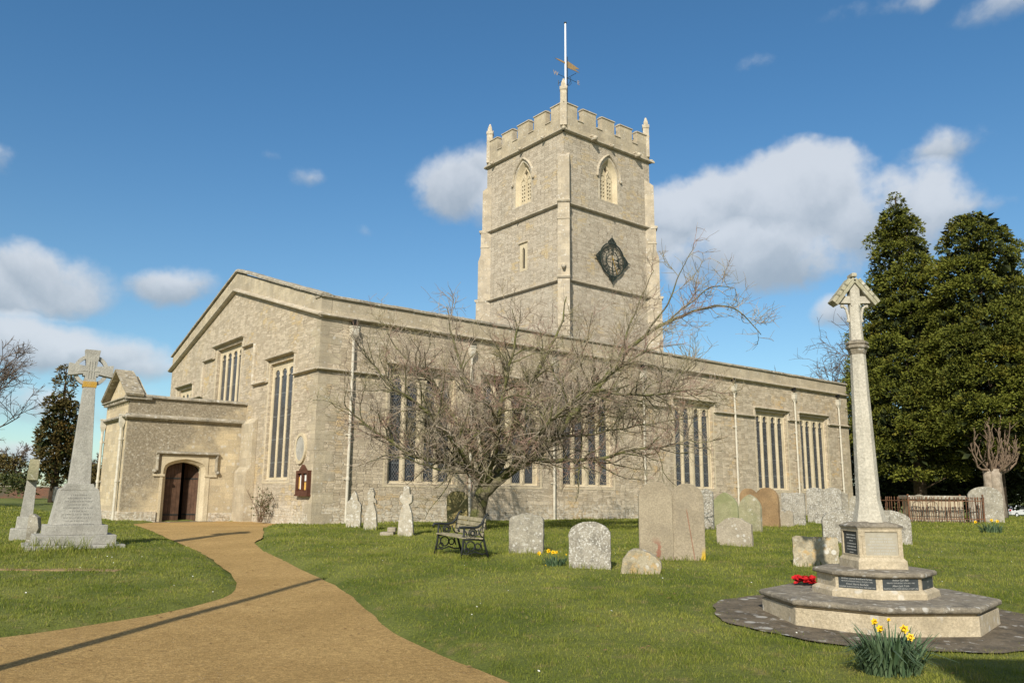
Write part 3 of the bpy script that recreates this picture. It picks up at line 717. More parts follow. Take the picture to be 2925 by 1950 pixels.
for a in (-3.30, -1.08): moul(b, fr, a, 1.86, a, 2.47, .12, .11)
b.ball((-3.38, PY-.06, 1.83), .085); b.ball((-1.02, PY-.06, 1.80), .085); part(b, 'hood_mould', COPE, porch)
def leaf(x0, x1, hinge, ang):
    b = MB(); n = 5; mt = Matrix.Translation(V3(hinge, PY+.36, 0))@Matrix.Rotation(R(ang), 4, 'Z')@Matrix.Translation(V3(-hinge, 0, 0))
    for i in range(n):
        a, c = x0+(x1-x0)*i/n, x0+(x1-x0)*(i+1)/n
        f = lambda x: min(2.17, 1.76+.42*(1-(abs(x+2.265)/.665)**3))
        b.prism([(a+.004, -.08), (c-.004, -.08), (c-.004, f(c)), (a+.004, f(a))], (V3(0, 0, 0), V3(1, 0, 0), V3(0, 0, 1), V3(0, 1, 0)), 0, .06, mt=mt)
    d = part(b, 'door', DOOR, porch)
    return d, mt
d1, mt1 = leaf(-2.93, -2.27, -2.93, 0); d2, mt2 = leaf(-2.26, -1.60, -1.60, -52)
for z in (.18, 1.55):
    b = MB(); b.box(-2.92, -2.29, PY+.345, PY+.359, z, z+.05); part(b, 'door_strap', IRON, porch)
    b = MB(); b.box(-2.24, -1.62, -.015, -.001, z, z+.05, mt=mt2); part(b, 'door_strap', IRON, porch)
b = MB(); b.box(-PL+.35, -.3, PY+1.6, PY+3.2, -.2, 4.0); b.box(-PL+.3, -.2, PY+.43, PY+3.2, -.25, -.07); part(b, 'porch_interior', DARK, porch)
b = MB(); moul(b, FS(PY), -PL-.1, PST, 0, PST, .16, .22); moul(b, FW(-PL), PY-.1, PST, PY+PW_+.1, PST, .16, .2); part(b, 'string_course', COPE, porch)
b = MB(); x = -PL+.42
while x < -.02:
    x1 = min(x+rr.uniform(.55, .8), 0); j = rr.uniform(-.008, .008)
    b.prism([(-.10, PTOP+j), (.42, PTOP+j), (.42, PTOP+.06+j), (.1, PTOP+.13+j), (-.06, PTOP+.10+j), (-.10, PTOP+.05+j)], (V3(x, PY, 0), V3(0, 1, 0), V3(0, 0, 1), V3(1, 0, 0)), .004, x1-x-.004); x = x1
b.box(-PL+.42, 0, PY+PW_-.4, PY+PW_+.08, PTOP, PTOP+.12); part(b, 'coping', COPE, porch)
# gablet over the west wall of the porch
b = MB(); y0, y1, yc = PY-.12, PY+PW_+.12, PY+PW_/2
b.prism([(PY+.02, PTOP), (PY+PW_-.02, PTOP), (yc, PTOP+1.0)], FW(-PL+.05), 0, .6); part(b, 'gablet', RUB_P, porch)
b = MB()
for s_ in (0, 1):
    pa = V3(-PL-.2, y0-.06 if s_ == 0 else y1+.06, PTOP+.02); pb = V3(-PL-.2, yc, PTOP+1.13); T = (pb-pa); L = T.length; T.normalize(); Pn = V3(0, -T.z, T.y); Pn = Pn if Pn.z > 0 else -Pn
    b.prism([(0, .0), (.62, .0), (.62, .06), (0, .06)], (pa, V3(1, 0, 0), Pn, T), 0, L)
    for k in range(11):
        j = rr.uniform(-.012, .012); b.prism([(-.02, .055), (.64+j, .055), (.64+j, .085+j*.4), (-.02, .10+j*.5)], (pa, V3(1, 0, 0), Pn, T), L*k/11+.004, L*(k+.95)/11)
    pass
part(b, 'gablet_roof', TILE, porch)
b = MB(); moul(b, FW(-PL), y0, PTOP-.02, y1, PTOP-.02, .2, .14)
for k in range(14): b.box(-PL-.15, -PL, y0+.12+k*.255, y0+.24+k*.255, PTOP-.17, PTOP-.10)
b.box(-PL-.2, -PL+.75, PY-.13, PY-.001, PTOP-.09, PTOP+.05); part(b, 'cornice', COPE, porch)
b = MB(); b.box(-PL-.07, -3.2, PY-.07, PY+.01, -.35, .33); b.box(-PL-.07, -PL+.01, PY+.011, PY+PW_, -.35, .34); part(b, 'plinth', RUB_W, porch, bevel=.02)
b = MB(); b.box(-1.25, -.0, PY-.06, PY+.01, -.35, .26); part(b, 'plinth', RUB_W, porch, bevel=.02)
b = MB(); b.box(-3.35, -1.1, PY-.55, PY+.45, -.3, -.045); part(b, 'doorstep', PAVE, porch, bevel=.015)
for yy in (PY+.42, PY+PW_-.1):
    p = drainpipe(-PL, yy, -.1, 3.45, (-1, 0, 0), .12); p.parent = porch if False else church

# tower ------------------------------------------------------------
TX, TY, TS, T1, T2, T3 = 17.2735, 6.1731, 7.26, 21.72, 17.32, 12.86
tcx, tcy = TX+TS/2, TY+TS/2
whole, shole = [], []
def belfry_hole(c): return lancet(c-.72, c+.72, 18.2, 19.72, 20.92, 8)
whole.append(belfry_hole(tcy)); shole.append(belfry_hole(tcx))
whole.append(rect(9.53, 9.92, 14.18, 15.56))
b = MB(); b.plate(FW(TX), rect(TY, TY+TS, 4, T1), whole, 0, .4); b.plate(FS(TY), rect(TX, TX+TS, 4, T1), shole, 0, .4)
b.plate(FE(TX+TS), rect(TY, TY+TS, 4, T1), [], 0, .4); b.plate(FN(TY+TS), rect(TX, TX+TS, 4, T1), [], 0, .4)
b.add([V3(TX, TY, T1+.2), V3(TX+TS, TY, T1+.2), V3(TX+TS, TY+TS, T1+.2), V3(TX, TY+TS, T1+.2)], [(0, 1, 2, 3)])
tower = part(b, 'tower', RUB_T)
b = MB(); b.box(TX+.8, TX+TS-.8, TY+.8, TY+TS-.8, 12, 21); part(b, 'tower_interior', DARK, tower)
for z, pr, hh in ((T1, .20, .22), (T2, .20, .22), (T3, .19, .18)):
    b = MB(); moul(b, FW(TX), TY-.13, z, TY+TS+.13, z, pr, hh); moul(b, FS(TY), TX-.13, z, TX+TS+.13, z, pr, hh)
    moul(b, FE(TX+TS), TY-.13, z, TY+TS+.13, z, pr, hh); moul(b, FN(TY+TS), TX-.13, z, TX+TS+.13, z, pr, hh)
    part(b, 'string_course', MOULD, tower)
ZC0, ZM = 22.56, 23.40
pos = [(-.02, 1.06), (1.54, 2.60), (3.10, 4.16), (4.66, 5.72), (6.20, 7.28)]
for side in range(4):
    b = MB(); c_ = MB()
    fr = [FS(TY-.03), FW(TX-.03), FE(TX+TS+.03), FN(TY+TS+.03)][side]; off = [TX, TY, TY, TX][side]
    sh = .36 if side in (1, 2) else -.03
    e0, e1 = (off-.03, off+TS+.03) if side in (0, 3) else (off+.36, off+TS-.36)
    prof = [(e0, T1), (e1, T1)]
    out = []
    for (p, q) in pos:
        a, d = max(e0, off+p), min(e1, off+q); out += [(a, ZC0), (a, ZM), (d, ZM), (d, ZC0)]
    out[0] = (e0, ZM) if True else out[0]; out = out[1:] if out[1] == (e0, ZM) else out
    out = [p for i, p in enumerate(out) if i == 0 or p != out[i-1]]
    if out[-1][1] == ZC0 and abs(out[-1][0]-e1) < 1e-6: out = out[:-1]
    b.prism(prof+list(reversed(out)), fr, 0, .36); part(b, 'battlement', ASH, tower)
    for (p, q) in pos:
        a, d = max(e0, off+p), min(e1, off+q); c_ = MB(); c_.prism([(-.05, 0), (.41, 0), (.41, .05), (.18, .11), (-.05, .06)], (fr[0]+fr[1]*(a-.04)+V3(0, 0, ZM), fr[3], V3(0, 0, 1), fr[1]), 0, d-a+.08); part(c_, 'battlement_coping', MOULD, tower); c_ = MB()
    for (p, q), (p2, q2) in zip(pos[:-1], pos[1:]):
        c_.prism([(-.05, 0), (.41, 0), (.41, .04), (.18, .10), (-.05, .05)], (fr[0]+fr[1]*(off+q+.002)+V3(0, 0, ZC0), fr[3], V3(0, 0, 1), fr[1]), 0, p2-q-.004); part(c_, 'battlement_coping', MOULD, tower); c_ = MB()
for cx, cy, zt in ((TX, TY, 24.95), (TX+TS, TY, 24.7), (TX, TY+TS, 24.7), (TX+TS, TY+TS, 24.7)):
    b = MB(); sx = 1 if cx > tcx else -1; sy = 1 if cy > tcy else -1; q = (cx+sx*.0-sx*.10, cy-sy*.10)
    zb = 22.0
    b.lathe([(.27, zb), (.26, zt-.78), (.30, zt-.74), (.31, zt-.62), (.2, zt-.55), (.19, zt-.35), (.10, zt-.12), (.05, zt)], q, 4, 0.)
    for a in range(4):
        aa = a*math.pi/2; b.prism([(-.13, 0), (.13, 0), (0, .30)], (V3(q[0]+.16*math.cos(aa+math.pi/4), q[1]+.16*math.sin(aa+math.pi/4), zt-.74), V3(-math.sin(aa+math.pi/4), math.cos(aa+math.pi/4), 0), V3(0, 0, 1), V3(math.cos(aa+math.pi/4), math.sin(aa+math.pi/4), 0)), 0, .06)
    part(b, 'pinnacle', MOULD, tower)
for sx, sy in ((-1, -1), (1, -1), (-1, 1), (1, 1)):
    c = V3(tcx+sx*TS/2, tcy+sy*TS/2, 0); n_ = V3(sx, sy, 0).normalized(); t__ = V3(-n_.y, n_.x, 0)
    b = MB(); b.prism([(-.4, 4), (.56, 4), (.56, 12.7), (.46, 12.95), (.46, 15.35), (.31, 15.8), (.31, 17.2), (.23, 17.4), (.23, 20.0), (-.4, 20.5)], (c-t__*.33, n_, V3(0, 0, 1), t__), 0, .66)
    part(b, 'buttress', BUT, tower)
    b = MB()
    for z, pr in ((T2, .36), (T3, .60)):
      b = MB(); b.prism([(0, -.1), (pr+.0, -.1), (pr+.06, -.02), (pr+.06, .05), (0, .14)], (c-t__*.36+V3(0, 0, z), n_, V3(0, 0, 1), t__), 0, .72); part(b, 'buttress_moulding', MOULD, tower)
    b = MB(); b.prism([(-.2, 0), (.34, 0), (.34, .06), (-.2, .12)], (c-t__*.36+V3(0, 0, 16.3 if False else 18.55-2.3+.0), n_, V3(0, 0, 1), t__), 0, .72)
    part(b, 'buttress_moulding', MOULD, tower)
# gargoyles on the string courses
def gargoyle(p, out, s=1.):
    b = MB(); o = V3(*out); p = V3(*p)
    b.tube([p-o*.05, p+o*.16*s, p+o*.30*s+V3(0, 0, -.03), p+o*.40*s+V3(0, 0, -.09)], [.13*s, .15*s, .13*s, .07*s], 7)
    sd = o.cross(V3(0, 0, 1))
    for k in (-1, 1): b.ball(p+o*.22*s+sd*k*.12*s+V3(0, 0, .08*s), .06*s, 6, 4)
    b.box(-.16*s, .16*s, -.2*s, .02, -.09, .0, mt=Matrix.Translation(p+V3(0, 0, .16*s))@Matrix(((sd.x, -o.x, 0, 0), (sd.y, -o.y, 0, 0), (0, 0, 1, 0), (0, 0, 0, 1))))
    part(b, 'gargoyle', MOULD, tower)
for y in (7.7, 9.8, 12.6): gargoyle((TX-.08, y, T1), (-1, 0, 0), .75)
gargoyle((TX-.05, TY-.05, T1), (-.7, -.7, 0), .7)
for x, s_ in ((19.45, 1.15), (21.0, .75), (23.2, 1.15)): gargoyle((x, TY-.08, T1), (0, -1, 0), s_)
gargoyle((TX+TS+.05, TY-.05, T1), (.7, -.7, 0), .7)
gargoyle((TX-.08, 10.1, T2), (-1, 0, 0), .55); gargoyle((21.05, TY-.08, T2), (0, -1, 0), .5); gargoyle((TX-.3, TY-.3, T3+.55), (-.7, -.7, 0), .8)
# belfry windows
def belfry(fr, c):
    b = MB(); O_, U, V_, N_ = fr
    o1 = lancet(c-.72, c+.72, 18.2, 19.72, 20.92, 8); i1 = lancet(c-.56, c+.56, 18.3, 19.72, 20.66, 8); n = len(o1)
    b.add([O_+U*p[0]+V_*p[1]-N_*.004 for p in o1]+[O_+U*p[0]+V_*p[1]+N_*.26 for p in i1], [(i, (i+1) % n, (i+1) % n+n, i+n) for i in range(n)])
    holes = []
    for lc in (c-.28, c+.28):
        for cc in (lc-.095, lc+.095):
            for r_ in range(5): holes.append(rect(cc-.058, cc+.058, 18.50+r_*.23, 18.62+r_*.23))
    holes.append([(c, 20.02), (c+.15, 20.26), (c, 20.50), (c-.15, 20.26)])
    for sx in (-1, 1): holes.append([(c+sx*.30, 19.80), (c+sx*.36, 19.92), (c+sx*.27, 20.02), (c+sx*.2, 19.9)])
    b.plate(fr, i1, holes, .26, .36)
    for lc in (c-.28, c+.28):       # raised light heads and mullion
        for k in range(6):
            a, d = R(180*k/6), R(180*(k+1)/6)
            p = lambda q: O_+U*(lc+.22*math.cos(q))+V_*(19.66+.24*math.sin(q))+N_*.245
            b.tube([p(a), p(d)], .03, 5)
    b.tube([O_+U*c+V_*18.3+N_*.235, O_+U*c+V_*20.0+N_*.235], .045, 6)
    for sx in (-1, 1): b.tube([O_+U*(c+sx*.02)+V_*19.9+N_*.24, O_+U*(c+sx*.2)+V_*20.25+N_*.24, O_+U*c+V_*20.62+N_*.24], .035, 5)
    w = part(b, 'belfry_window', ASHP, tower)
    h = MB(); hp = [(c+x, z) for x, z in ((-1.0, 19.72-.02), *[(p[0]-c, p[1]) for p in reversed(lancet(c-.95, c+.95, 18.2, 19.72, 21.16, 8)[2:])], (1.0, 19.70))]
    for p, q in zip(hp[:-1], hp[1:]):
        if math.hypot(p[0]-q[0], p[1]-q[1]) > .12: moul(h, fr, *p, *q, .12, .13, e0=.02, e1=.02)
    for sx in (-1, 1): h.ball(O_+U*(c+sx*.98)+V_*19.66-N_*.06, .1, 6, 4)
    h.plate(fr, lancet(c-.9, c+.9, 18.12, 19.72, 21.08, 8), [o1], -.008, .02, side=True)
    part(h, 'belfry_hood_mould', MOULD, tower)
belfry(FW(TX), tcy); belfry(FS(TY), tcx)
b = MB(); b.plate(FW(TX), rect(9.38, 10.07, 14.05, 15.72), [lancet(9.60, 9.85, 14.2, 15.25, 15.5)], -.008, .088, side=True); b.box(TX+.09, TX+.2, 9.5, 9.95, 14.1, 15.6, mi=1)
moul(b, FW(TX), 9.32, 15.80, 10.13, 15.80, .1, .1); part(b, 'lancet_window', [ASHP, DARK], tower)

# clock ------------------------------------------------------------
ccx, ccz = 20.98, 14.62
def ring(b, r0, r1, d0, d1, n=40, a0=0., a1=2*math.pi):
    O_ = V3(ccx, TY, ccz); A = np.linspace(a0, a1, n+1)
    for p, q in zip(A[:-1], A[1:]):
        f = lambda r, a, d: O_+V3(r*math.sin(a), -d, r*math.cos(a))
        b.add([f(r, a, d) for d in (d0, d1) for (r, a) in ((r0, p), (r1, p), (r1, q), (r0, q))], [(4, 5, 6, 7), (0, 3, 2, 1), (1, 2, 6, 5), (3, 0, 4, 7)])
def bar2(b, p, q, w, d0=.12, d1=.15, mi=0):
    O_ = V3(ccx, TY, ccz); p = Vector(p); q = Vector(q); T = (q-p); L = T.length; T.normalize(); S_ = Vector((T.y, -T.x))
    cs = [p+S_*w/2, q+S_*w/2, q-S_*w/2, p-S_*w/2]
    b.add([O_+V3(c.x, -d, c.y) for d in (d0, d1) for c in cs], [(4, 5, 6, 7), (3, 2, 1, 0), (0, 1, 5, 4), (1, 2, 6, 5), (2, 3, 7, 6), (3, 0, 4, 7)], mi)
b = MB()
ring(b, .96, 1.03, .10, .16); ring(b, .845, .862, .12, .15); ring(b, .50, .53, .11, .15)
for k in range(60):
    a = 2*math.pi*k/60; s_ = Vector((math.sin(a), math.cos(a))); bar2(b, s_*.86, s_*.97, .016)
for k in range(4):
    a = k*math.pi/2; s_ = Vector((math.sin(a), math.cos(a))); bar2(b, s_*.10, s_*.52, .035, .10, .13); bar2(b, s_*1.0, s_*1.42, .03)
    tt = Vector((s_.y, -s_.x))
    for sg in (-1, 1):        # pierced corner scrolls of the diamond
        bar2(b, s_*1.0+tt*sg*.34, s_*1.33+tt*sg*.02, .05); bar2(b, s_*1.05+tt*sg*.17, s_*1.22+tt*sg*.02, .04); bar2(b, s_*1.02+tt*sg*.08, s_*1.16+tt*sg*.16, .035)
        for (r_, o_, q) in ((1.12, .15, .065), (1.22, .07, .05), (1.05, .27, .05)):
            c = s_*r_+tt*sg*o_
            for j in range(8):
                a2, a3 = j*math.pi/4, (j+1)*math.pi/4; bar2(b, c+Vector((math.cos(a2), math.sin(a2)))*q, c+Vector((math.cos(a3), math.sin(a3)))*q, .028)
    bar2(b, s_*1.38, s_*1.47, .05)
clock = part(b, 'clock', IRONG)
NUM = ['XII', 'I', 'II', 'III', 'IIII', 'V', 'VI', 'VII', 'VIII', 'IX', 'X', 'XI']
for k, s_ in enumerate(NUM):
    b = MB(); a = k*math.pi/6; rd = Vector((math.sin(a), math.cos(a))); tg = Vector((math.cos(a), -math.sin(a)))
    wd = {'I': .055, 'V': .11, 'X': .12}; tot = sum(wd[c] for c in s_); p = -tot/2
    for c in s_:
        m = p+wd[c]/2; P = lambda r_, o_: rd*r_+tg*o_
        if c == 'I': bar2(b, P(.55, m), P(.82, m), .026, .12, .145)
        elif c == 'V': bar2(b, P(.55, m), P(.82, m-.045), .028, .12, .145); bar2(b, P(.55, m), P(.82, m+.045), .016, .12, .145)
        else: bar2(b, P(.55, m+.045), P(.82, m-.045), .028, .12, .145); bar2(b, P(.55, m-.045), P(.82, m+.045), .016, .12, .145)
        p += wd[c]
    part(b, 'clock_numeral', IRONG, clock)
for nm, ang, ln, w, tail in (('hour_hand', 94, .46, .06, .12), ('minute_hand', 158, .90, .035, .26)):
    b = MB(); a = R(ang); s_ = Vector((math.sin(a), math.cos(a))); tt = Vector((s_.y, -s_.x))
    bar2(b, s_*-tail, s_*ln, w, .18, .2)
    if nm == 'hour_hand': bar2(b, s_*.30, s_*.42, .14, .18, .2)
    part(b, nm, GILT if nm == 'minute_hand' else IRONG, clock)
b = MB(); b.ball((ccx, TY-.19, ccz), .065); part(b, 'clock_hub', GILT, clock)

# flagpole and weather vane on the tower roof
def chv(x, y, z): return ch(x, y, z)
pp = at(1300, 60, chv(tcx, tcy, 0).y); base = chv(tcx, tcy, T1+.2); base.x = at(1299, 180, base.y).x
fp = thing('flagpole', 'bare white flagpole rising from the church tower roof', 'flagpole', base)
b = MB(); hh = at(1300.5, 55, base.y).z-base.z; b.tube([(0, 0, 0), (0, 0, hh)], [.075, .05], 10); b.build('pole', WHITEP, fp, smooth=True)
b = MB(); b.lathe([(.03, hh), (.09, hh+.02), (.09, hh+.09), (.02, hh+.13)], (0, 0), 10); b.build('truck', IRON, fp)
wb = chv(tcx+.35, tcy-.2, T1+.2); wb.x = at(1303, 185, wb.y).x
wv = thing('weather_vane', 'iron weather vane with gilt swallowtail flag and letters W and E behind the flagpole', 'weather vane', wb, TH)
arm = at(1302, 180, wb.y).z-wb.z; ft = at(1302, 147, wb.y).z-wb.z
b = MB(); b.tube([(0, 0, 0), (0, 0, ft+.5)], .03, 6); b.tube([(-.85, 0, arm), (.85, 0, arm)], .016, 5); b.tube([(0, -.85, arm), (0, .85, arm)], .016, 5)
for sx, sy in ((1, 0), (-1, 0), (0, 1), (0, -1)):
    b.tube([(sx*.05, sy*.05, arm-.5), (sx*.22, sy*.22, arm-.42), (sx*.36, sy*.36, arm-.22), (sx*.30, sy*.30, arm-.08), (sx*.22, sy*.22, arm-.15)], .014, 5)
b.tube([(0, .86, arm-.16), (0, .86, arm+.22)], .02, 5)
b.build('cardinal_arms', IRON, wv)
for s_, x in (('W', -1.0), ('E', 1.0)):
    vs_, fs_ = text_geo(s_, .42, .010); b = MB(); b.add([V3(x+p.x, -p.z, arm+p.y) for p in vs_], fs_); b.build('letter', m_plain('letter '+s_, (.36, .29, .24), .8), wv)
b = MB(); b.prism([(-1.0, .10), (-.7, .02), (-.05, -.06), (.02, -.28), (.45, -.30), (1.0, -.34), (.62, -.2), (1.0, -.08), (.4, .10), (.02, .20), (-.05, .06), (-.7, .12)], (V3(0, 0, ft), V3(math.cos(-.1), math.sin(-.1), 0), V3(0, 0, 1), V3(0, 1, 0)), -.015, .015); b.build('vane', m_plain('dull gilt', (.30, .205, .10), .8), wv)

# notice board on the gable wall
nbp = ch(0, .56, 0); nb = thing('notice_board', 'red brown glazed notice board with papers hung on the gable wall', 'notice board', nbp, TH)
b = MB(); y0, y1, z0, z1 = -.46, .50, 1.0, 1.82
b.box(-.05, .0, y0, y1, z0, z1)
b.plate(FW(-.14), rect(y0, y1, z0, z1), [rect(y0+.10, -.03, z0+.12, z1-.10), rect(.05, y1-.10, z0+.12, z1-.10)], 0, .09, side=True); b.box(-.16, .03, y0-.03, y1+.03, z0-.05, z0)
b.build('case', NOTICE, nb)
b = MB(); b.prism([(-.22, z1+.0), (.26, z1+.0), (.02, z1+.20)], FW(-.15), 0, .1); b.build('pediment', NOTICE, nb)
for q in ((-.32, -.06, 1.46, 1.68), (.08, .30, 1.18, 1.66)):
    b = MB(); b.box(-.062, -.055, *q); b.build('white_notice', PAPER, nb)
for q in ((-.33, -.06, 1.16, 1.42), (.32, .39, 1.2, 1.6)):
    b = MB(); b.box(-.063, -.055, *q); b.build('yellow_notice', PAPERY, nb)

# ------------------------------------------------------------------ monuments
def pxm(y): return 2925/2352/F*y           # metres per picture unit at depth y
def granite_cross():
    o = thing('celtic_cross', 'tall grey granite ring-headed cross on a stepped base left of the ochre path', 'stone cross', (CROSS.x, CROSS.y, 0), R(33))
    y = 16.95; Z = lambda v: at(140, v, y).z; k = 1/2.45/1.2437*pxm(y)     # region units to metres
    zb, z1, z2, z3 = Z(1296), Z(1251), Z(1229), Z(1206)
    b = MB(); b.box(-1.06, 1.06, -.95, .95, zb, z1); b.box(-.87, .87, -.76, .76, z1, z2); b.box(-.68, .68, -.58, .58, z2, z3); b.build('stepped_base', GRAN, o, bevel=.012)
    z4, z5 = Z(1126), Z(1112)
    b = MB()
    b.add([V3(sx*x, sy*d, z) for z, x, d in ((z3, .56, .44), (z4, .44, .34)) for sx, sy in ((-1, -1), (1, -1), (1, 1), (-1, 1))], [(0, 1, 2, 3), (4, 5, 6, 7), (0, 1, 5, 4), (1, 2, 6, 5), (2, 3, 7, 6), (3, 0, 4, 7)])
    b.prism([(-.44, z4), (.44, z4), (.40, z4+.05), (.33, z4+.06), (.30, z5+.02), (-.30, z5+.02), (-.33, z4+.06), (-.40, z4+.05)], (V3(0, 0, 0), V3(1, 0, 0), V3(0, 0, 1), V3(0, 1, 0)), -.338, .338)
    die = b.build('inscribed_die', GRAN, o, bevel=.01)
    b = MB(); r2 = random.Random(5)            # worn, unreadable rows of cut letters
    for i in range(10):
        z = z4-.10-i*.066; w = [.18, .24, .30, .22, .33, .18, .34, .30, .26, .36][i]; x = -w
        while x < w:
            l = r2.uniform(.012, .03); d = -.340-(z4-z)*(.10/(z4-z3)); b.box(x, x+l*.6, d-.003, d+.01, z, z+.024); x += l+r2.choice([.006, .008, .022])
        b.build('worn_lettering', LETTERD, die); b = MB()
    z6 = Z(880); zc = Z(842); zt = Z(794)
    b = MB(); b.add([V3(sx*x, sy*d, z) for z, x, d in ((z5, .245, .19), (z6, .135, .12)) for sx, sy in ((-1, -1), (1, -1), (1, 1), (-1, 1))], [(0, 1, 2, 3), (4, 5, 6, 7), (0, 1, 5, 4), (1, 2, 6, 5), (2, 3, 7, 6), (3, 0, 4, 7)])
    b.build('shaft', GRAN, o, bevel=.008)
    b = MB(); fr = (V3(0, 0, zc), V3(1, 0, 0), V3(0, 0, 1), V3(0, 1, 0)); q = zt-zc; lo = zc-z6+.07
    X_ = 1/.85
    hp_ = [(.135, -lo+.07), (.105, -.13), (.15, -.13), (.15, -.085), (.43, -.135), (.43, .135), (.105, .085), (.105, .11), (.15, q)]
    b.prism([(-p[0]*X_, p[1]) for p in hp_[:1]]+[(p[0]*X_, p[1]) for p in hp_]+[(-p[0]*X_, p[1]) for p in reversed(hp_[1:])], fr, -.125, .125)
    for a0 in range(4):
        A = np.linspace(R(90*a0+14), R(90*a0+76), 8)
        b.prism([(.345*math.cos(a)*X_, .345*math.sin(a)) for a in A]+[(.27*math.cos(a)*X_, .27*math.sin(a)) for a in reversed(A)], fr, -.07, .07)
    for dx in (-.06, 0, .06): b.box(dx-.012, dx+.012, -.135, -.124, zc-.18, zc+.2)
    b.box(-.2, .2, -.134, -.124, zc-.03, zc+.0); b.build('ring_head', GRAN, o, bevel=.006)
    b = MB(); b.box(-.158, .158, -.130, .130, z6-.02, zc-.245); b.build('lichen_collar', GRANO, o, bevel=.006)
    return o
granite_cross().scale = (.85, .85, 1)

def octo(b, R0, z0, R1, z1, ph, mi=0): b.lathe([(R0, z0), (R1, z1)], (0, 0), 8, ph, mi)
def war_memorial():
    gz = G(MEMO.x, MEMO.y)
    o = thing('war_memorial', 'pale octagonal memorial column with gabled cross head on stepped golden stone tiers', 'war memorial', (MEMO.x, MEMO.y, 0))
    ph = R(161.5); z1, z2, zt = -.139, .159, .689
    b = MB(); b.lathe([(1.37, -.75), (1.36, z1-.10), (1.32, z1-.10), (1.335, z1-.085), (1.35, z1-.075)], (0, 0), 8, ph); b.build('lower_tier', MEM, o, bevel=.006)
    b = MB(); b.lathe([(1.34, z1-.075), (1.385, z1-.065), (1.40, z1-.05), (1.40, z1-.018), (1.37, z1), (.2, z1+.012)], (0, 0), 8, ph); b.build('lower_capping', MEMC, o, bevel=.008)
    b = MB(); b.lathe([(.745, z1-.02), (.74, z1+.07), (.70, z1+.095), (.672, z1+.11), (.672, z2-.06), (.69, z2-.05)], (0, 0), 8, ph); tier = b.build('upper_tier', MEM, o, bevel=.005)
    b = MB(); b.lathe([(.68, z2-.05), (.715, z2-.045), (.725, z2-.03), (.725, z2-.005), (.70, z2+.012), (.2, z2+.03)], (0, 0), 8, ph); b.build('upper_capping', MEMC, o, bevel=.006)
    # slate plaques on the facets of the upper tier
    apo = .672*math.cos(math.pi/8); sl = .672*2*math.sin(math.pi/8)
    txts = {1: ('Arthur Lionel Bradford Parker', 'PRIVATE SEVENTH O.B.L.I. 4TH JULY 1940', 'Victor Harris Benfield', 'GUNNER SEVENTH ROYAL R.A. 2ND JUNE 1943'), 2: ('Arthur Carl Abb', 'PRIVATE OXFS BUCKS 16TH MAY 1940', 'Albert Jack Cobb', 'PRIVATE ROYAL CORPS SIGNALS 1ST SEPT 1943'), 3: ('', 'PRIVATE', '', 'PRIVATE')}
    for k in (1, 2, 3):
        a = ph+math.pi/4*(k+.5); n_ = V3(math.cos(a), math.sin(a), 0); t_ = V3(-n_.y, n_.x, 0); fr = (n_*apo+V3(0, 0, (z1+z2)/2+.028), t_, V3(0, 0, 1), n_)
        h = .068; w = sl*.425
        b = MB(); b.prism([(-w, -h), (w, -h), (w, h), (-w, h)], fr, -.01, .006); p = b.build('slate_plaque', SLATE, o)
        b = MB()
        for i, s_ in enumerate(txts[k]):
            if not s_: continue
            vs_, fs_ = text_geo(s_, .030 if i % 2 == 0 else .0205, .0006); zz = h-.022-i*.032
            b.add([fr[0]+t_*q.x*.98+V3(0, 0, zz+q.y)+n_*.0075 for q in vs_], fs_)
        b.build('lettering', LETTER, p)
    # square pedestal with recessed panels
    hb, ht = .415*math.sqrt(.5), .385*math.sqrt(.5)
    b = MB()
    def sq(z, h): return [V3(sx*h, sy*h, z) for sx, sy in ((-1, -1), (1, -1), (1, 1), (-1, 1))]
    lv = [(z2+.01, hb+.012), (z2+.12, hb+.008), (z2+.155, ht), (zt-.03, ht), (zt-.01, ht+.012)]
    vs_ = [p for z, h in lv for p in sq(z, h)]; fs_ = [(i*4+j, i*4+(j+1) % 4, (i+1)*4+(j+1) % 4, (i+1)*4+j) for i in range(4) for j in range(4) if not (i == 2 and j in (0, 3))]
    b.add(vs_, fs_)
    pz0, pz1 = z2+.185, zt-.065; m0 = z2+.155; m1 = zt-.03
    FSp = (V3(0, -ht, 0), V3(1, 0, 0), V3(0, 0, 1), V3(0, 1, 0)); FWp = (V3(-ht, 0, 0), V3(0, 1, 0), V3(0, 0, 1), V3(1, 0, 0))
    b.plate(FSp, rect(-ht, ht, m0, m1), [rect(-ht+.085, ht-.055, pz0, pz1)], 0, .022)
    b.plate(FWp, rect(-ht, ht, m0, m1), [rect(-ht+.055, ht-.055, pz0, pz1)], 0, .03)
    ped = b.build('pedestal', MEM, o, bevel=.004)
    b = MB(); b.box(-ht+.04, -ht+.05, -ht-.008, -ht+.002, pz0+.02, pz1-.05); b.box(-ht+.025, -ht+.065, -ht-.008, -ht+.002, pz1-.05, pz1-.04); b.build('sword_carving', MEM, ped)
    b = MB(); b.box(-ht+.085, ht-.055, -ht+.014, -ht+.03, pz0, pz1); bp = b.build('bronze_plate', BRZ, o)
    b = MB(); r2 = random.Random(8)
    for i in range(8):
        z = pz1-.05-i*.036; w = [.05, .14, .14, .17, .15, .16, .1, .12][i]; x = -w+.015
        while x < w+.015:
            l = r2.uniform(.006, .014); b.box(x, x+l*.6, -ht+.0125, -ht+.02, z, z+.014); x += l+r2.choice([.004, .005, .012])
        b.build('worn_lettering', LETTER, bp); b = MB()
    b = MB(); b.box(-ht+.016, -ht+.04, -ht+.055, ht-.055, pz0, pz1); sp_ = b.build('slate_plaque', SLATE, o)
    b = MB()
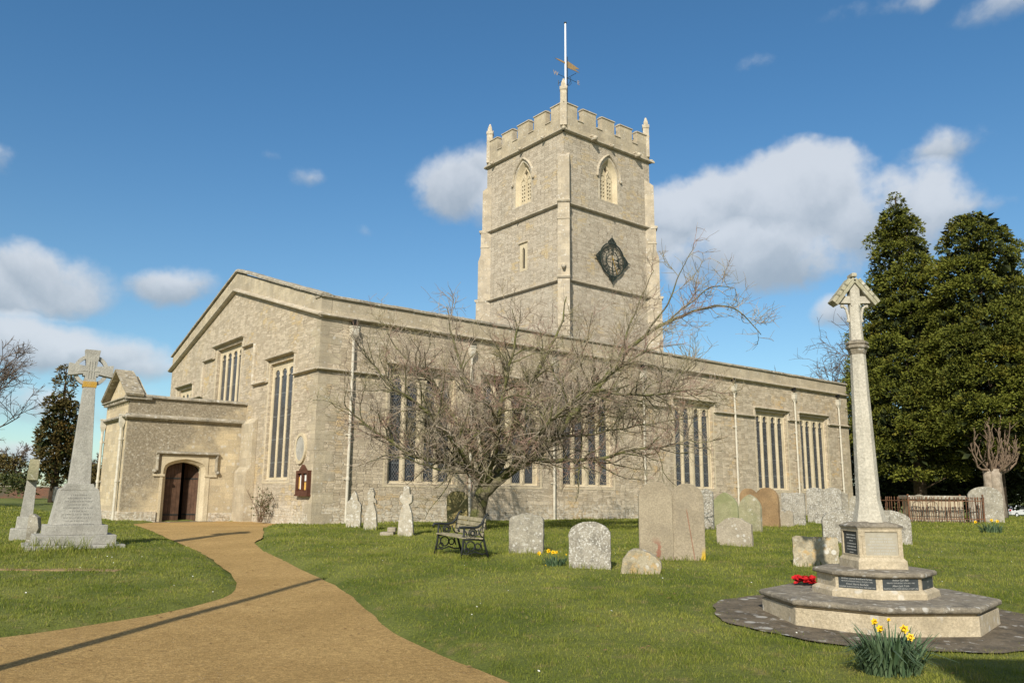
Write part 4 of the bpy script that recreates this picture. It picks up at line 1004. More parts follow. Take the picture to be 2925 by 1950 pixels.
    for i in range(9):
        z = pz1-.05-i*.036; w = .14 if i not in (2, 6) else .05; x = -w
        while x < w:
            l = r2.uniform(.008, .016); b.box(-ht+.0145, -ht+.02, x, x+l*.6, z, z+.013); x += l+r2.choice([.004, .012])
        b.build('worn_lettering', LETTER, sp_); b = MB()
    b = MB(); b.lathe([(ht*1.414+.02, zt-.012), (ht*1.414+.025, zt+.01), (ht*1.2, zt+.04), (.22, zt+.06)], (0, 0), 4, math.pi/4); b.build('pedestal_capping', MEMC, o, bevel=.006)
    # shaft, collar, gabled cross head.  sx: lateral offset kept at the pedestal centre
    zs0, zs1, zk0, zk1 = zt+.05, 2.90, 2.93, 3.05
    b = MB(); p8 = R(22.5); b.lathe([(.205, zs0), (.195, zs0+.05), (.150, zs0+.26), (.146, zs0+.3), (.098, zs1)], (0, 0), 8, p8); b.build('shaft', MEMP, o, bevel=.004)
    b = MB(); b.lathe([(.098, zs1), (.105, zs1+.02), (.122, zs1+.07), (.145, zs1+.085), (.148, zs1+.11), (.128, zs1+.125), (.146, zs1+.14), (.143, zs1+.165), (.10, zs1+.19)], (0, 0), 8, p8); b.build('collar', MEMC, o)
    za, zp = 3.575, 3.93; zc0 = zs1+.18
    b = MB(); b.lathe([(.088, zc0), (.074, za+.0)], (0, 0), 8, p8); b.box(-.062, .062, -.055, .055, za-.02, zp-.05); b.box(-.20, .20, -.045, .045, za+.02, za+.115)
    for sx in (-1, 1):
        pts = [V3(sx*(.080), 0, za-.22), V3(sx*.088, 0, za-.14), V3(sx*.11, 0, za-.05), V3(sx*.16, 0, za+.0)]
        b.tube(pts, [.022, .018, .018, .017], 6); b.ball((sx*.09, 0, za-.215), .026, 6, 4); b.ball((sx*.165, 0, za-.015), .027, 6, 4)
    b.build('cross', MEMP, o)
    for sx in (-1, 1):
        b = MB(); T = V3(-sx*.225, 0, zp-.05-(za+.02)); L = T.length; T.normalize(); Pn = V3(sx*T.z, 0, -sx*T.x*1.); Pn = V3(-T.z, 0, T.x); Pn = Pn if Pn.z > 0 else -Pn
        fr = (V3(sx*.235, 0, za+.0), V3(0, 1, 0), Pn, T)
        b.prism([(-.085, 0), (.085, 0), (.085, .06), (-.085, .06)], fr, -.02, L+.055)
        for k in range(4): b.prism([(-.095, .05), (.095, .05), (.085, .098), (-.085, .098)], fr, L*k/4-.02, L*(k+.86)/4+.03)
        b.build('gable_roof', MEMR, o, bevel=.006)
    b = MB(); b.box(-.035, .035, -.086, .086, zp+.02, zp+.075); b.build('ridge', MEMR, o, bevel=.012)
war_memorial()
b = MB()      # worn stone apron round the memorial
k = [V3(MEMO.x+2.0*(1+.02*math.sin(a*8)+.010*math.sin(a*21))*math.cos(a), MEMO.y+2.0*(1+.02*math.sin(a*8)+.010*math.sin(a*21))*math.sin(a), 0) for a in np.linspace(0, 2*math.pi, 72, endpoint=False)]
rings = [[MEMO+(p-MEMO)*s_ for p in k] for s_ in (.3, .6, .85, 1.)]
vs_ = [V3(p.x, p.y, G(p.x, p.y)-.004) for rg in rings for p in rg]
b.add(vs_, [(i*72+j, i*72+(j+1) % 72, (i+1)*72+(j+1) % 72, (i+1)*72+j) for i in range(3) for j in range(72)]+[tuple(range(72))])
tag(b.build('paving', PAVE), kind='structure')
# poppy wreath leaning on the lower step
wp = EYE+ray(1848, 1338)*1.; r_ = ray(1848, 1343); tt_ = (-.139-ZC)/r_.z; wp = EYE+r_*tt_
o = thing('poppy_wreath', 'red poppy wreath lying on the lower step of the memorial', 'wreath', (wp.x, wp.y, -.125), 0)
b = MB(); r2 = random.Random(4); leafb = MB()
for i in range(170):
    a = r2.uniform(0, 2*math.pi); rr_ = r2.uniform(.06, .15); c = V3(rr_*math.cos(a), rr_*math.sin(a), r2.uniform(.01, .085)); n_ = V3(r2.uniform(-.6, .6), r2.uniform(-.9, .3), 1).normalized(); u_ = n_.orthogonal().normalized(); v_ = n_.cross(u_); s_ = r2.uniform(.022, .034)
    ph = r2.uniform(0, 3)
    b.add([c]+[c+(u_*math.cos(q)+v_*math.sin(q))*s_*(1+.2*math.sin(3*q))+n_*s_*.5 for q in np.linspace(ph, ph+2*math.pi, 8, endpoint=False)], [(0, j+1, (j+1) % 8+1) for j in range(8)])
b.build('petals', RED, o, recalc=False)
leafb.tube([V3(.10*math.cos(a), .10*math.sin(a), .03) for a in np.linspace(0, 2*math.pi, 20)], .018, 6); leafb.build('wreath_ring', m_plain('dark wreath green', (.02, .045, .018), .7), o)

# gravestones -----------------------------------------------------
GS = {
 'grey': m_stone('grey lichen gravestone', (.27, .25, .20), (.37, .345, .28), (.13, .12, .10), .5, white=.35, blotch=2, wscale=16, bumps=.9),
 'white': m_stone('white crusted gravestone', (.27, .25, .205), (.37, .345, .29), (.13, .12, .10), .7, white=.65, blotch=3.4, wscale=30, bumps=.9),
 'beige': m_stone('beige sandstone headstone', (.27, .228, .162), (.345, .295, .212), (.20, .17, .125), .4, white=.0, blotch=1.2),
  'beige2': m_stone('beige sandstone headstone with crack', (.27, .23, .165), (.34, .29, .21), (.20, .17, .125), .4, white=.0, blotch=1.2),
 'green': m_stone('green tinged headstone', (.30, .30, .175), (.37, .36, .22), (.18, .17, .10), .4, green=.75, blotch=1.3),
 'olive': m_stone('olive grey headstone', (.30, .28, .185), (.39, .355, .24), (.15, .14, .09), .5, green=.35, white=.15, blotch=1.5),
 'pinkgrey': m_stone('worn grey pink headstone', (.30, .265, .20), (.38, .335, .26), (.19, .165, .125), .45, white=.2, blotch=1.6, wscale=12),
 'brown': m_stone('brown headstone', (.25, .165, .085), (.33, .225, .12), (.14, .095, .055), .45, blotch=1.2),
 'orange': m_stone('orange lichen headstone', (.33, .29, .20), (.43, .38, .28), (.15, .13, .09), .6, white=.45, orange=.85, blotch=2.2, wscale=9),
 'pale': m_stone('bleached headstone', (.36, .325, .255), (.47, .43, .35), (.21, .185, .14), .45, white=.5, orange=.35, blotch=1.7, wscale=12),
 'moss': m_stone('mossy headstone', (.25, .20, .085), (.33, .26, .115), (.12, .105, .045), .5, green=.3, blotch=2),
}
m = GS['beige']; t = NT(m.node_tree); b_ = m.node_tree.nodes['Principled BSDF']; src = b_.inputs['Base Color'].links[0].from_socket   # rust red water stain
co = t.obj(False); x, y, z = t.sep(co)
k_ = t.math('MULTIPLY', t.ss(t.math('ABSOLUTE', t.math('ADD', t.math('ADD', x, -.02), t.math('MULTIPLY', t.math('SUBTRACT', t.noise(co, 5, 3), .5), .45))), .08, .04), t.ss(z, .50, .25))
t.set(b_, 'Base Color', t.mix(t.math('MULTIPLY', k_, .75), src, (.23, .085, .055)))
m = GS['beige2']; t = NT(m.node_tree); b_ = m.node_tree.nodes['Principled BSDF']; src = b_.inputs['Base Color'].links[0].from_socket   # crack line and yellow lichen foot
co = t.obj(False); x, y, z = t.sep(co)
k_ = t.ss(t.math('ABSOLUTE', t.math('SUBTRACT', t.math('ADD', x, t.math('MULTIPLY', z, .14)), .13)), .014, .006)
c_ = t.mix(t.math('MULTIPLY', k_, t.math('MULTIPLY', t.ss(z, 1.05, .95), .75)), src, (.22, .10, .06))
c_ = t.mix(t.math('MULTIPLY', t.ss(t.math('ADD', x, t.math('MULTIPLY', t.noise(co, 6, 3), .1)), .29, .33), t.ss(z, .3, .1)), c_, (.48, .32, .03))
c_ = t.mix(t.math('MULTIPLY', t.math('MULTIPLY', t.ss(t.math('ADD', x, t.math('MULTIPLY', t.noise(co, 5, 3), .3)), -.14, -.19), t.ss(z, .34, .2)), .6), c_, (.23, .095, .06))
t.set(b_, 'Base Color', c_)

def outline(shape, w, h):
    P = []; hw = w/2
    if shape == 'round':
        r = min(hw, h*.5)*.62; P = [(hw, h-r)]+[(hw*math.cos(a), h-r+r*math.sin(a)) for a in np.linspace(.15, math.pi-.15, 11)]+[(-hw, h-r)]
    elif shape == 'semi':
        P = [(hw*math.cos(a), h-hw+hw*math.sin(a)) for a in np.linspace(0, math.pi, 13)]
    elif shape == 'flat':
        r = min(hw*.3, h*.3); e = h*.07
        P = [(hw-r+r*math.cos(a), h-e-r+r*math.sin(a)) for a in np.linspace(0, math.pi/2*.8, 5)]+[(0, h)]+[(-hw+r-r*math.cos(a), h-e-r+r*math.sin(a)) for a in np.linspace(math.pi/2*.8, 0, 5)]
    elif shape == 'gothic':
        zs = h-hw*1.15; L = [(p[0], p[1]) for p in lancet(-hw, hw, 0, zs, h, 6)[2:]]; P = L
    elif shape in ('twin', 'twinlow'):
        r = hw/2*(1.02 if shape == 'twin' else .9); zz = h-r*(1. if shape == 'twin' else .55); f = 1. if shape == 'twin' else .55
        P = [(hw/2+hw/2*math.cos(a), zz+r*f*math.sin(a)) for a in np.linspace(0, math.pi*.86, 9)]+[(-hw/2+hw/2*math.cos(a), zz+r*f*math.sin(a)) for a in np.linspace(math.pi*.14, math.pi, 9)]
    elif shape == 'square':
        P = [(hw, h*.95), (hw*.9, h*.99), (hw*.3, h), (-hw*.2, h*.985), (-hw*.85, h), (-hw, h*.96)]
    elif shape == 'rough':
        P = [(hw, h*.55), (hw*.9, h*.72), (hw*.6, h*.90), (hw*.2, h*.97), (-hw*.2, h), (-hw*.6, h*.96), (-hw*.85, h*.8), (-hw, h*.5)]
    elif shape == 'shoulder':
        P = [(hw, h*.74), (hw*.82, h*.78), (hw*.62, h*.86), (hw*.45, h*.95), (0, h), (-hw*.45, h*.95), (-hw*.62, h*.86), (-hw*.82, h*.78), (-hw, h*.74)]
    elif shape == 'spire':
        P = [(hw, h*.62), (hw*.8, h*.68), (hw*.55, h*.72), (hw*.42, h*.86), (hw*.1, h), (-hw*.3, h*.9), (-hw*.55, h*.76), (-hw*.9, h*.70), (-hw, h*.60)]
    elif shape == 'crosshead':
        P = [(hw*.80, h*.40), (hw*.55, h*.55), (hw*.34, h*.62), (hw*.72, h*.66), (hw*.76, h*.80), (hw*.42, h*.82), (hw*.34, h*.97), (0, h), (-hw*.34, h*.97), (-hw*.42, h*.82), (-hw*.76, h*.80), (-hw*.72, h*.67), (-hw*.34, h*.62), (-hw*.55, h*.55), (-hw*.80, h*.40)]
    elif shape == 'brokencross':
        P = [(hw*.78, h*.40), (hw*.5, h*.56), (hw*.36, h*.66), (hw*.8, h*.62), (hw*.7, h*.70), (hw*.34, h*.76), (hw*.5, h*.86), (hw*.2, h*.98), (-hw*.2, h), (-hw*.55, h*.9), (-hw*.6, h*.78), (-hw*.4, h*.66), (-hw*.6, h*.5), (-hw*.84, h*.36)]
    return [(-hw, 0.), (hw, 0.)]+P
def headstone(name, label, u0, u1, vb, vt, shape, mat, a=-48, th=.11, lean=(0, 0), depth=None, group=None, rough=.006, zoff=0.):
    uc = (u0+u1)/2
    base = gp(uc, vb) if depth is None else at(uc, vb, depth)
    y = base.y; gz = G(base.x, base.y); zb = min(gz, base.z)-.15
    av = math.atan2(-base.x, base.y); aa = R(a); df = abs(aa-av)
    wa = (u1-u0)*pxm(y)/math.cos(av)**0; w = max(.12, (wa-th*math.sin(df))/max(.35, math.cos(df)))
    ht = at(uc, vt, y).z-base.z
    P = outline(shape, w, ht); r2 = random.Random(hash(label) % 1000 if False else len(label)*7+int(u0))
    Q = []
    for i in range(len(P)):
        p, q = P[i], P[(i+1) % len(P)]; L = math.hypot(q[0]-p[0], q[1]-p[1]); n = max(1, int(L/.09))
        for k in range(n):
            s_ = k/n; Q.append((p[0]+(q[0]-p[0])*s_+r2.uniform(-1, 1)*rough, p[1]+(q[1]-p[1])*s_+r2.uniform(-1, 1)*rough*(1 if i > 0 else 0)))
    Q = [(x, z if z > .001 else -.18) if z < .02 else (x, z) for x, z in Q]
    Q = [p for i, p in enumerate(Q) if not (p[1] < -.1 and 0 < i < len(Q)-1 and Q[i-1][1] < -.1 and Q[(i+1) % len(Q)][1] < -.1)]
    b = MB(); b.prism(Q, (V3(0, 0, 0), V3(1, 0, 0), V3(0, 0, 1), V3(0, 1, 0)), -th/2, th/2)
    o = b.build(name, GS[mat] if isinstance(mat, str) else mat, bevel=min(.014, th*.12))
    o.location = (base.x, base.y, base.z+zoff); o.rotation_euler = (R(lean[0]), R(lean[1]), aa)
    TUFTS.append((base.x, base.y, w, aa))
    return tag(o, label, 'gravestone', group or 'gravestones in the churchyard')
hs = headstone
hs('gravestone', 'left one of the two tall beige round headed slabs, rust red stain at its foot', 1470, 1546, 1287, 1105, 'semi', 'beige', -5, .13, rough=.002)
hs('gravestone', 'right one of the two tall beige round headed slabs, with a long dark crack line', 1544.5, 1619, 1288, 1109, 'semi', 'beige2', -12, .13, rough=.002)
hs('gravestone', 'grey lichened headstone with rounded top standing right of the bench', 1169, 1249, 1273, 1178, 'flat', 'grey', -14, .13, (-2, 0))
hs('gravestone', 'white lichened headstone with rounded top behind the daffodils', 1309, 1403, 1310, 1197, 'round', 'white', -10, .13, (-2, -1))
hs('gravestone', 'low broken headstone tilted in the grass left of the two tall beige slabs', 1428, 1514, 1320, 1262, 'rough', 'orange', -10, .2, (6, 12), rough=.014)
hs('gravestone', 'green tinged pointed headstone', 1637, 1698, 1218, 1130, 'gothic', 'green', -44, .13)
hs('gravestone', 'olive grey pointed headstone right of the green one', 1700, 1751, 1223, 1135, 'gothic', 'olive', -44, .13)
hs('gravestone', 'low wide headstone with curved top in front of the two pointed ones', 1649, 1729, 1256, 1187, 'shoulder', 'pinkgrey', -34, .12, (-3, -2))
hs('gravestone', 'brown round headed stone half hidden behind the olive pointed one', 1702, 1742, 1203, 1121, 'semi', 'brown', -40, .12, depth=29)
hs('gravestone', 'tall brown round headed stone beside its smaller brown neighbour', 1738, 1791, 1202, 1119, 'semi', 'brown', -40, .16, depth=28.6)
hs('gravestone', 'tiny twin headed stone at the foot of the brown stones', 1786, 1822, 1199, 1171, 'twin', 'pinkgrey', -30, .1, depth=29)
hs('gravestone', 'squarish white speckled stone below the second window from the east end', 1799, 1850, 1199, 1131, 'square', 'white', -30, .14, depth=31)
hs('gravestone', 'wide white speckled double stone near the east end of the church', 1859, 1933, 1200, 1119, 'twinlow', 'white', -26, .14, depth=32.5)
hs('gravestone', 'narrow speckled stone partly hidden behind the wide double stone', 1925, 1950, 1198, 1128, 'flat', 'grey', -26, .12, depth=34)
hs('gravestone', 'small round grey stone directly left of the memorial shaft', 1955, 1982, 1199, 1138, 'semi', 'grey', -22, .12, depth=36)
hs('gravestone', 'white crusted stone peeping out right of the two tall beige slabs', 1606, 1641, 1215, 1121, 'flat', 'white', -30, .13, depth=25.5)
hs('gravestone', 'broad white crusted double stone behind the memorial pedestal', 1899, 2084, 1247, 1171, 'twinlow', 'white', -12, .16, depth=20.5)
hs('gravestone', 'squat orange lichened stone left of the memorial pedestal', 1826, 1923, 1303, 1232, 'square', 'orange', -16, .15, (-2, 1), rough=.012)
hs('gravestone', 'bleached white shouldered stone against the drainpipe by the church corner', 794, 829, 1214, 1126, 'spire', 'pale', -10, .12, depth=25.2)
hs('gravestone', 'weathered stone topped by a broken wheel cross near the church corner', 834, 868, 1219, 1119, 'brokencross', 'pale', -10, .12, depth=23.6)
hs('gravestone', 'white cross topped gravestone nearest the left of the bench', 912, 951, 1231, 1114, 'crosshead', 'pale', -10, .13, depth=21.8)
hs('gravestone', 'mossy brown stone leaning behind the bench', 1027, 1076, 1204, 1127, 'round', 'moss', -20, .12, (-4, -4), depth=25.5)
hs('gravestone', 'broad grey round headed stone right of the rusty railings', 2232, 2301, 1192, 1117, 'round', 'grey', -22, .16, depth=36)
hs('gravestone', 'round topped stone showing over the railed chest tomb', 2100, 2130, 1190, 1135, 'semi', 'grey', -22, .14, depth=46)
for i, (u0, u1, vb, vt, lx, lb) in enumerate(((118, 136, 1146, 1118, 14, 'dark leaning slab on the far lawn, left of a pair by the wall'), (140, 150, 1148, 1112, 10, 'thin dark leaning slab on the far lawn, middle one of three'), (152, 164, 1147, 1113, 12, 'pale edged leaning slab on the far lawn just left of the granite cross'))):
    hs('gravestone', lb, u0, u1, vb, vt, 'flat', 'grey', -48, .14, (0, lx), depth=52, group='leaning slabs on the far lawn')
hs('gravestone', 'small rough boulder stone close behind the granite cross steps', 58, 88, 1248, 1180, 'rough', 'grey', 10, .2, depth=18.6, rough=.02)
# low kerb blocks and a ledger slab
b = MB(); b.box(-.2, .16, -.2, .2, -.1, .10); b.box(-.02, .2, -.1, .18, .10, .22); p_ = at(892, 1224, 22.3); o = b.build('kerb_block', GS['pinkgrey'], bevel=.02); o.location = (p_.x, p_.y, G(p_.x, p_.y)); tag(o, 'low broken block beside the white cross topped gravestone', 'stone block')
b = MB(); b.box(-1.05, 1.05, -.3, .3, -.1, .03); p_ = gp(150, 1310); o = b.build('ledger_slab', GS['brown'], bevel=.02); o.location = (p_.x, p_.y, G(p_.x, p_.y)+.005); o.rotation_euler = (0, 0, R(-4)); tag(o, 'flat brown ledger slab sunk in long grass before the granite cross', 'ledger slab')
# stone cross seen edge-on at the far left
p_ = gp(52, 1242); dy = p_.y
o = thing('stone_cross', 'leaning stone cross seen from its side on a two step base at the left edge', 'stone cross', (p_.x, p_.y, G(p_.x, p_.y)), R(30), tilt=(0, R(2)))
zz = lambda v: at(60, v, dy).z-G(p_.x, p_.y); wpx = pxm(dy)
b = MB(); b.box(-.29, .29, -.28, .28, -.1, zz(1213)); b.box(-.19, .19, -.19, .19, zz(1213), zz(1186)); b.build('stepped_base', GRAN, o, bevel=.012)
b = MB(); h0, h1, h2 = zz(1186), zz(1102), zz(1054)
b.add([V3(sx*x, sy*d, z) for z, x, d in ((h0, .135, .11), (h1+.05, .105, .10)) for sx, sy in ((-1, -1), (1, -1), (1, 1), (-1, 1))], [(0, 1, 2, 3), (4, 5, 6, 7), (0, 1, 5, 4), (1, 2, 6, 5), (2, 3, 7, 6), (3, 0, 4, 7)]); b.build('shaft', GRAN, o, bevel=.008)
b = MB(); b.box(-.115, .115, -.36, .36, h1, h1+.22); b.box(-.11, .11, -.13, .13, h1+.22, h2); b.build('cross_head', GS['olive'], o, bevel=.01)

# bench -----------------------------------------------------------
def bench():
    p0, p1 = gp(1000, 1274), gp(1062, 1289); d = (p1-p0); ang = math.atan2(d.y, d.x); L = 1.26
    o = thing('garden_bench', 'two seat bench with black scrolled iron ends and weathered wooden slats', 'bench', (p0.x, p0.y, G(p0.x, p0.y)+.0), ang, tilt=(0, 0))
    slope = (G(p1.x, p1.y)-G(p0.x, p0.y))
    for k in range(2):
        b = MB(); x = k*L; A = lambda y, z: V3(x, y, z)
        b.tube([A(-.02, 0), A(.03, .25), A(.045, .42), A(.05, .63)], [.028, .024, .022, .022], 6)
        b.tube([A(-.05, .565), A(-.075, .60), A(-.05, .64), A(.05, .645), A(.26, .635), (A(.36, .65)), A(.44, .72), A(.51, .86), A(.56, .90), A(.58, .87)], [.018, .022, .026, .026, .026, .025, .024, .022, .022, .018], 6)
        b.tube([A(.62, 0), A(.53, .25), A(.48, .42), A(.47, .62), A(.51, .86)], [.028, .024, .022, .022, .02], 6)
        b.tube([A(.04, .41), A(.25, .415), A(.49, .40)], .022, 6)
        b.tube([A(.0, .14), A(.15, .12), A(.3, .17), A(.45, .12), A(.57, .14)], .015, 5)
        def circ(cy, cz, r, rad=.014): b.tube([A(cy+r*math.cos(q), cz+r*math.sin(q)) for q in np.linspace(0, 2*math.pi, 15)], rad, 5)
        circ(.24, .53, .085); circ(.24, .53, .045, .02); circ(.20, .28, .095); circ(.36, .27, .06); circ(.12, .2, .05)
        b.tube([A(.05, .60), A(.10, .54), A(.12, .46), A(.06, .43)], .013, 5); b.tube([A(.46, .44), A(.40, .50), A(.36, .60)], .014, 5); b.tube([A(.05, .39), A(.10, .33), A(.10, .22)], .013, 5); b.tube([A(.47, .38), A(.42, .34), A(.46, .2)], .013, 5)
        b.build('bench_end', IRON, o, smooth=True)
    for i in range(5):
        y = .05+i*.092; b = MB(); b.box(-.03, L+.03, y-.04, y+.04, .435-.008*abs(i-1), .46-.008*abs(i-1)); b.build('seat_slat', SLAT, o, bevel=.005)
    for i in range(4):
        z = .50+i*.092; y = .455+.03*i*.5; b = MB(); b.box(-.03, L+.03, -.012, .012, -.037, .037, mt=Matrix.Translation((0, y, z))@Matrix.Rotation(R(-9), 4, 'X')); b.build('back_slat', SLAT, o, bevel=.005)
    o.rotation_euler = (0, math.asin(max(-.2, min(.2, -slope/L))), ang)
bench()

# daffodils -------------------------------------------------------
LEAFD, t, b = material('daffodil leaves'); co = t.obj(); q = t.attr('tint')
fin(t, b, t.mix(q, (.045, .085, .04), (.125, .18, .095)), .55)
YEL = m_plain('yellow daffodil petals', (.78, .50, .015), .55, var=.08, scale=20)
def clump(label, u0, u1, vb, vt, nl, flowers, depth=None):
    c = gp((u0+u1)/2, vb-3); y = c.y; rad = (u1-u0)*pxm(y)/2; H = at((u0+u1)/2, vt, y).z-c.z
    o = thing('daffodil_clump', label, 'daffodils', (c.x, c.y, G(c.x, c.y)+.01), 0, 'daffodil clumps in the turf')
    r2 = random.Random(int(u0)); b = MB(); tn = []
    for i in range(nl):
        a = r2.uniform(0, 2*math.pi); q = rad*.62*math.sqrt(r2.random()); p = V3(q*math.cos(a), q*math.sin(a)*.7, -.02); h = H*r2.uniform(.5, 1.0)*(1-.35*q/max(rad, .01)); ou = V3(math.cos(a)+r2.uniform(-.6, .6), math.sin(a)+r2.uniform(-.6, .6), 0); ou.normalize(); sp_ = r2.uniform(.1, .85)*h*(.5+q/max(rad, .01)); w = r2.uniform(.008, .013)
        sd = V3(-ou.y, ou.x, 0); tw = r2.uniform(-.8, .8); sd = (sd*math.cos(tw)+ou*math.sin(tw)); droop = r2.random() < .45
        pts = [p, p+ou*sp_*.18+V3(0, 0, h*.4), p+ou*sp_*.5+V3(0, 0, h*.75), p+ou*sp_*(1.25 if droop else .95)+V3(0, 0, h*(.62 if droop else 1.))]
        ws = [w*.8, w, w*.85, w*.15]
        b.add([v for pt, ww in zip(pts, ws) for v in (pt-sd*ww, pt+sd*ww)], [(0, 1, 3, 2), (2, 3, 5, 4), (4, 5, 7, 6)]); tn += [r2.random()]*8
    me = b.build('leaves', LEAFD, o, recalc=False, smooth=True); at_ = me.data.attributes.new('tint', 'FLOAT', 'POINT'); at_.data.foreach_set('value', tn)
    for (fu, fv, s_) in flowers:
        f = at(fu, fv, y-.0)-o.location; f.y = r2.uniform(-.4, .2)*rad; g = MB()
        n_ = V3(r2.uniform(-.7, .5), -1, r2.uniform(-.1, .5)).normalized(); u_ = n_.orthogonal().normalized(); v_ = n_.cross(u_); s = .034*s_
        for k in range(6):
            a = k*math.pi/3; d_ = u_*math.cos(a)+v_*math.sin(a); e_ = u_*-math.sin(a)+v_*math.cos(a)
            g.add([f, f+d_*s*.6-e_*s*.36, f+d_*s*1.1, f+d_*s*.6+e_*s*.36], [(0, 1, 2, 3)])
        g.add([f+(u_*math.cos(a)+v_*math.sin(a))*s*r_+n_*s*d_ for (r_, d_) in ((.3, 0), (.33, .5), (.46, .75)) for a in np.linspace(0, 2*math.pi, 10, endpoint=False)], [(i*10+j, i*10+(j+1) % 10, (i+1)*10+(j+1) % 10, (i+1)*10+j) for i in range(2) for j in range(10)])
        fl = g.build('flower', YEL, o, recalc=False)
        s2 = MB(); s2.tube([V3(f.x*.6, f.y*.6, 0), V3(f.x*.85, f.y*.85, f.z*.7), f-n_*.02], .005, 4); st = s2.build('stem', LEAFD, fl, recalc=False)
clump('daffodil clump in the foreground before the memorial, the largest', 1958, 2140, 1562, 1418, 520, [(1992, 1421, .9), (2022, 1443, 1.), (2078, 1444, 1.15), (2074, 1456, 1.), (2047, 1424, .5)])
clump('daffodil clump between the grey and the white rounded headstones', 1241, 1311, 1306, 1266, 120, [(1238, 1269, 1.2), (1260, 1265, 1.3), (1270, 1267, 1.2), (1254, 1299, .9), (1300, 1272, .5), (1278, 1268, .9)])
clump('daffodil clump on the lawn before the rusty railings', 2244, 2312, 1229, 1192, 150, [(2237, 1198, 1.5), (2273, 1194, 1.4), (2286, 1196, 1.5)])

# ------------------------------------------------------------------ trees
BARK, t, b = material('mossy tree bark'); co = t.obj()
q = t.noise(co, 9, 5, .7); col = t.mix(t.ss(q, .3, .7), (.055, .047, .030), (.185, .160, .105))
col = t.mix(t.math('MULTIPLY', t.ss(t.noise(co, 3.2, 5, .65), .44, .58), .75), col, (.115, .12, .035)); fin(t, b, col, .95, t.bump(q, .9, .03))
TWIG, t, b = material('grey pink twigs'); co = t.obj(); q = t.attr('tint')
col = t.mix(q, (.215, .165, .115), (.41, .35, .275)); col = t.mix(t.ss(t.noise(co, .9, 3), .5, .64), col, t.mix(q, (.25, .145, .11), (.36, .24, .19)))
col = t.mix(t.math('MULTIPLY', t.ss(t.noise(co, .7, 2), .5, .6), .5), col, (.24, .225, .09)); fin(t, b, col, .9)
PALEB = m_stone('pale peeling bark', (.29, .24, .185), (.42, .36, .29), (.13, .10, .075), .5, blotch=1.6)
LIMB = m_stone('brown pruned limbs', (.15, .105, .07), (.24, .175, .125), (.07, .05, .04), .5, blotch=2)
DBARK = m_plain('dark brown bark', (.085, .060, .042), .95, var=.2, scale=5)
FTWIG = m_plain('brown bare twigs', (.15, .115, .092), .9, var=.15, scale=2)

def twig_mesh(name, segs, mat, parent):      # segs: list of (points n x 3, radii n) batched as three sided tubes
    V_, F_, TT = [], [], []; k = 0
    A = np.array([0, 2*np.pi/3, 4*np.pi/3])
    for pts, rad, tn in segs:
        pts = np.asarray(pts, float); n = len(pts); d = np.gradient(pts, axis=0); d /= np.linalg.norm(d, axis=1)[:, None]+1e-9
        ref = np.array([.31, .55, .77]); u = np.cross(d, ref); u /= np.linalg.norm(u, axis=1)[:, None]+1e-9; v = np.cross(d, u)
        ring = pts[:, None]+(u[:, None]*np.cos(A)[None, :, None]+v[:, None]*np.sin(A)[None, :, None])*np.asarray(rad)[:, None, None]
        V_.append(ring.reshape(-1, 3)); i = np.arange(n-1)[:, None]*3; j = np.arange(3)[None]; jn = (j+1) % 3
        F_.append((np.stack([i+j, i+jn, i+3+jn, i+3+j], 2)+k).reshape(-1, 4)); TT.append(np.full(n*3, tn)); k += n*3
    V_ = np.concatenate(V_).astype(np.float32); F_ = np.concatenate(F_).astype(np.int32)
    me = bpy.data.meshes.new(name); me.vertices.add(len(V_)); me.vertices.foreach_set('co', V_.ravel()); me.loops.add(F_.size); me.loops.foreach_set('vertex_index', F_.ravel())
    me.polygons.add(len(F_)); me.polygons.foreach_set('loop_start', (np.arange(len(F_))*4).astype(np.int32)); me.update(calc_edges=True)
    a_ = me.attributes.new('tint', 'FLOAT', 'POINT'); a_.data.foreach_set('value', np.concatenate(TT).astype(np.float32))
    me.materials.append(mat); o = bpy.data.objects.new(name, me); COL.objects.link(o); o.parent = parent; return o

def smooth_path(pts, n=4):
    pts = [Vector(p) for p in pts]; out = []
    for i in range(len(pts)-1):
        p0, p1, p2, p3 = pts[max(i-1, 0)], pts[i], pts[i+1], pts[min(i+2, len(pts)-1)]
        for k in range(n):
            s = k/n; out.append(.5*((2*p1)+(p2-p0)*s+(2*p0-5*p1+4*p2-p3)*s*s+(3*p1-p0-3*p2+p3)*s**3))
    out.append(pts[-1]); return out
def rv(r2, s=1.): return V3(r2.gauss(0, s), r2.gauss(0, s), r2.gauss(0, s))
def branch(r2, p, d, L, n, wob, upb):
    pts = [p.copy()]; d = d.normalized()
    for i in range(n):
        d = (d+rv(r2, wob)+V3(0, 0, upb)).normalized(); pts.append(pts[-1]+d*(L/n))
    return pts

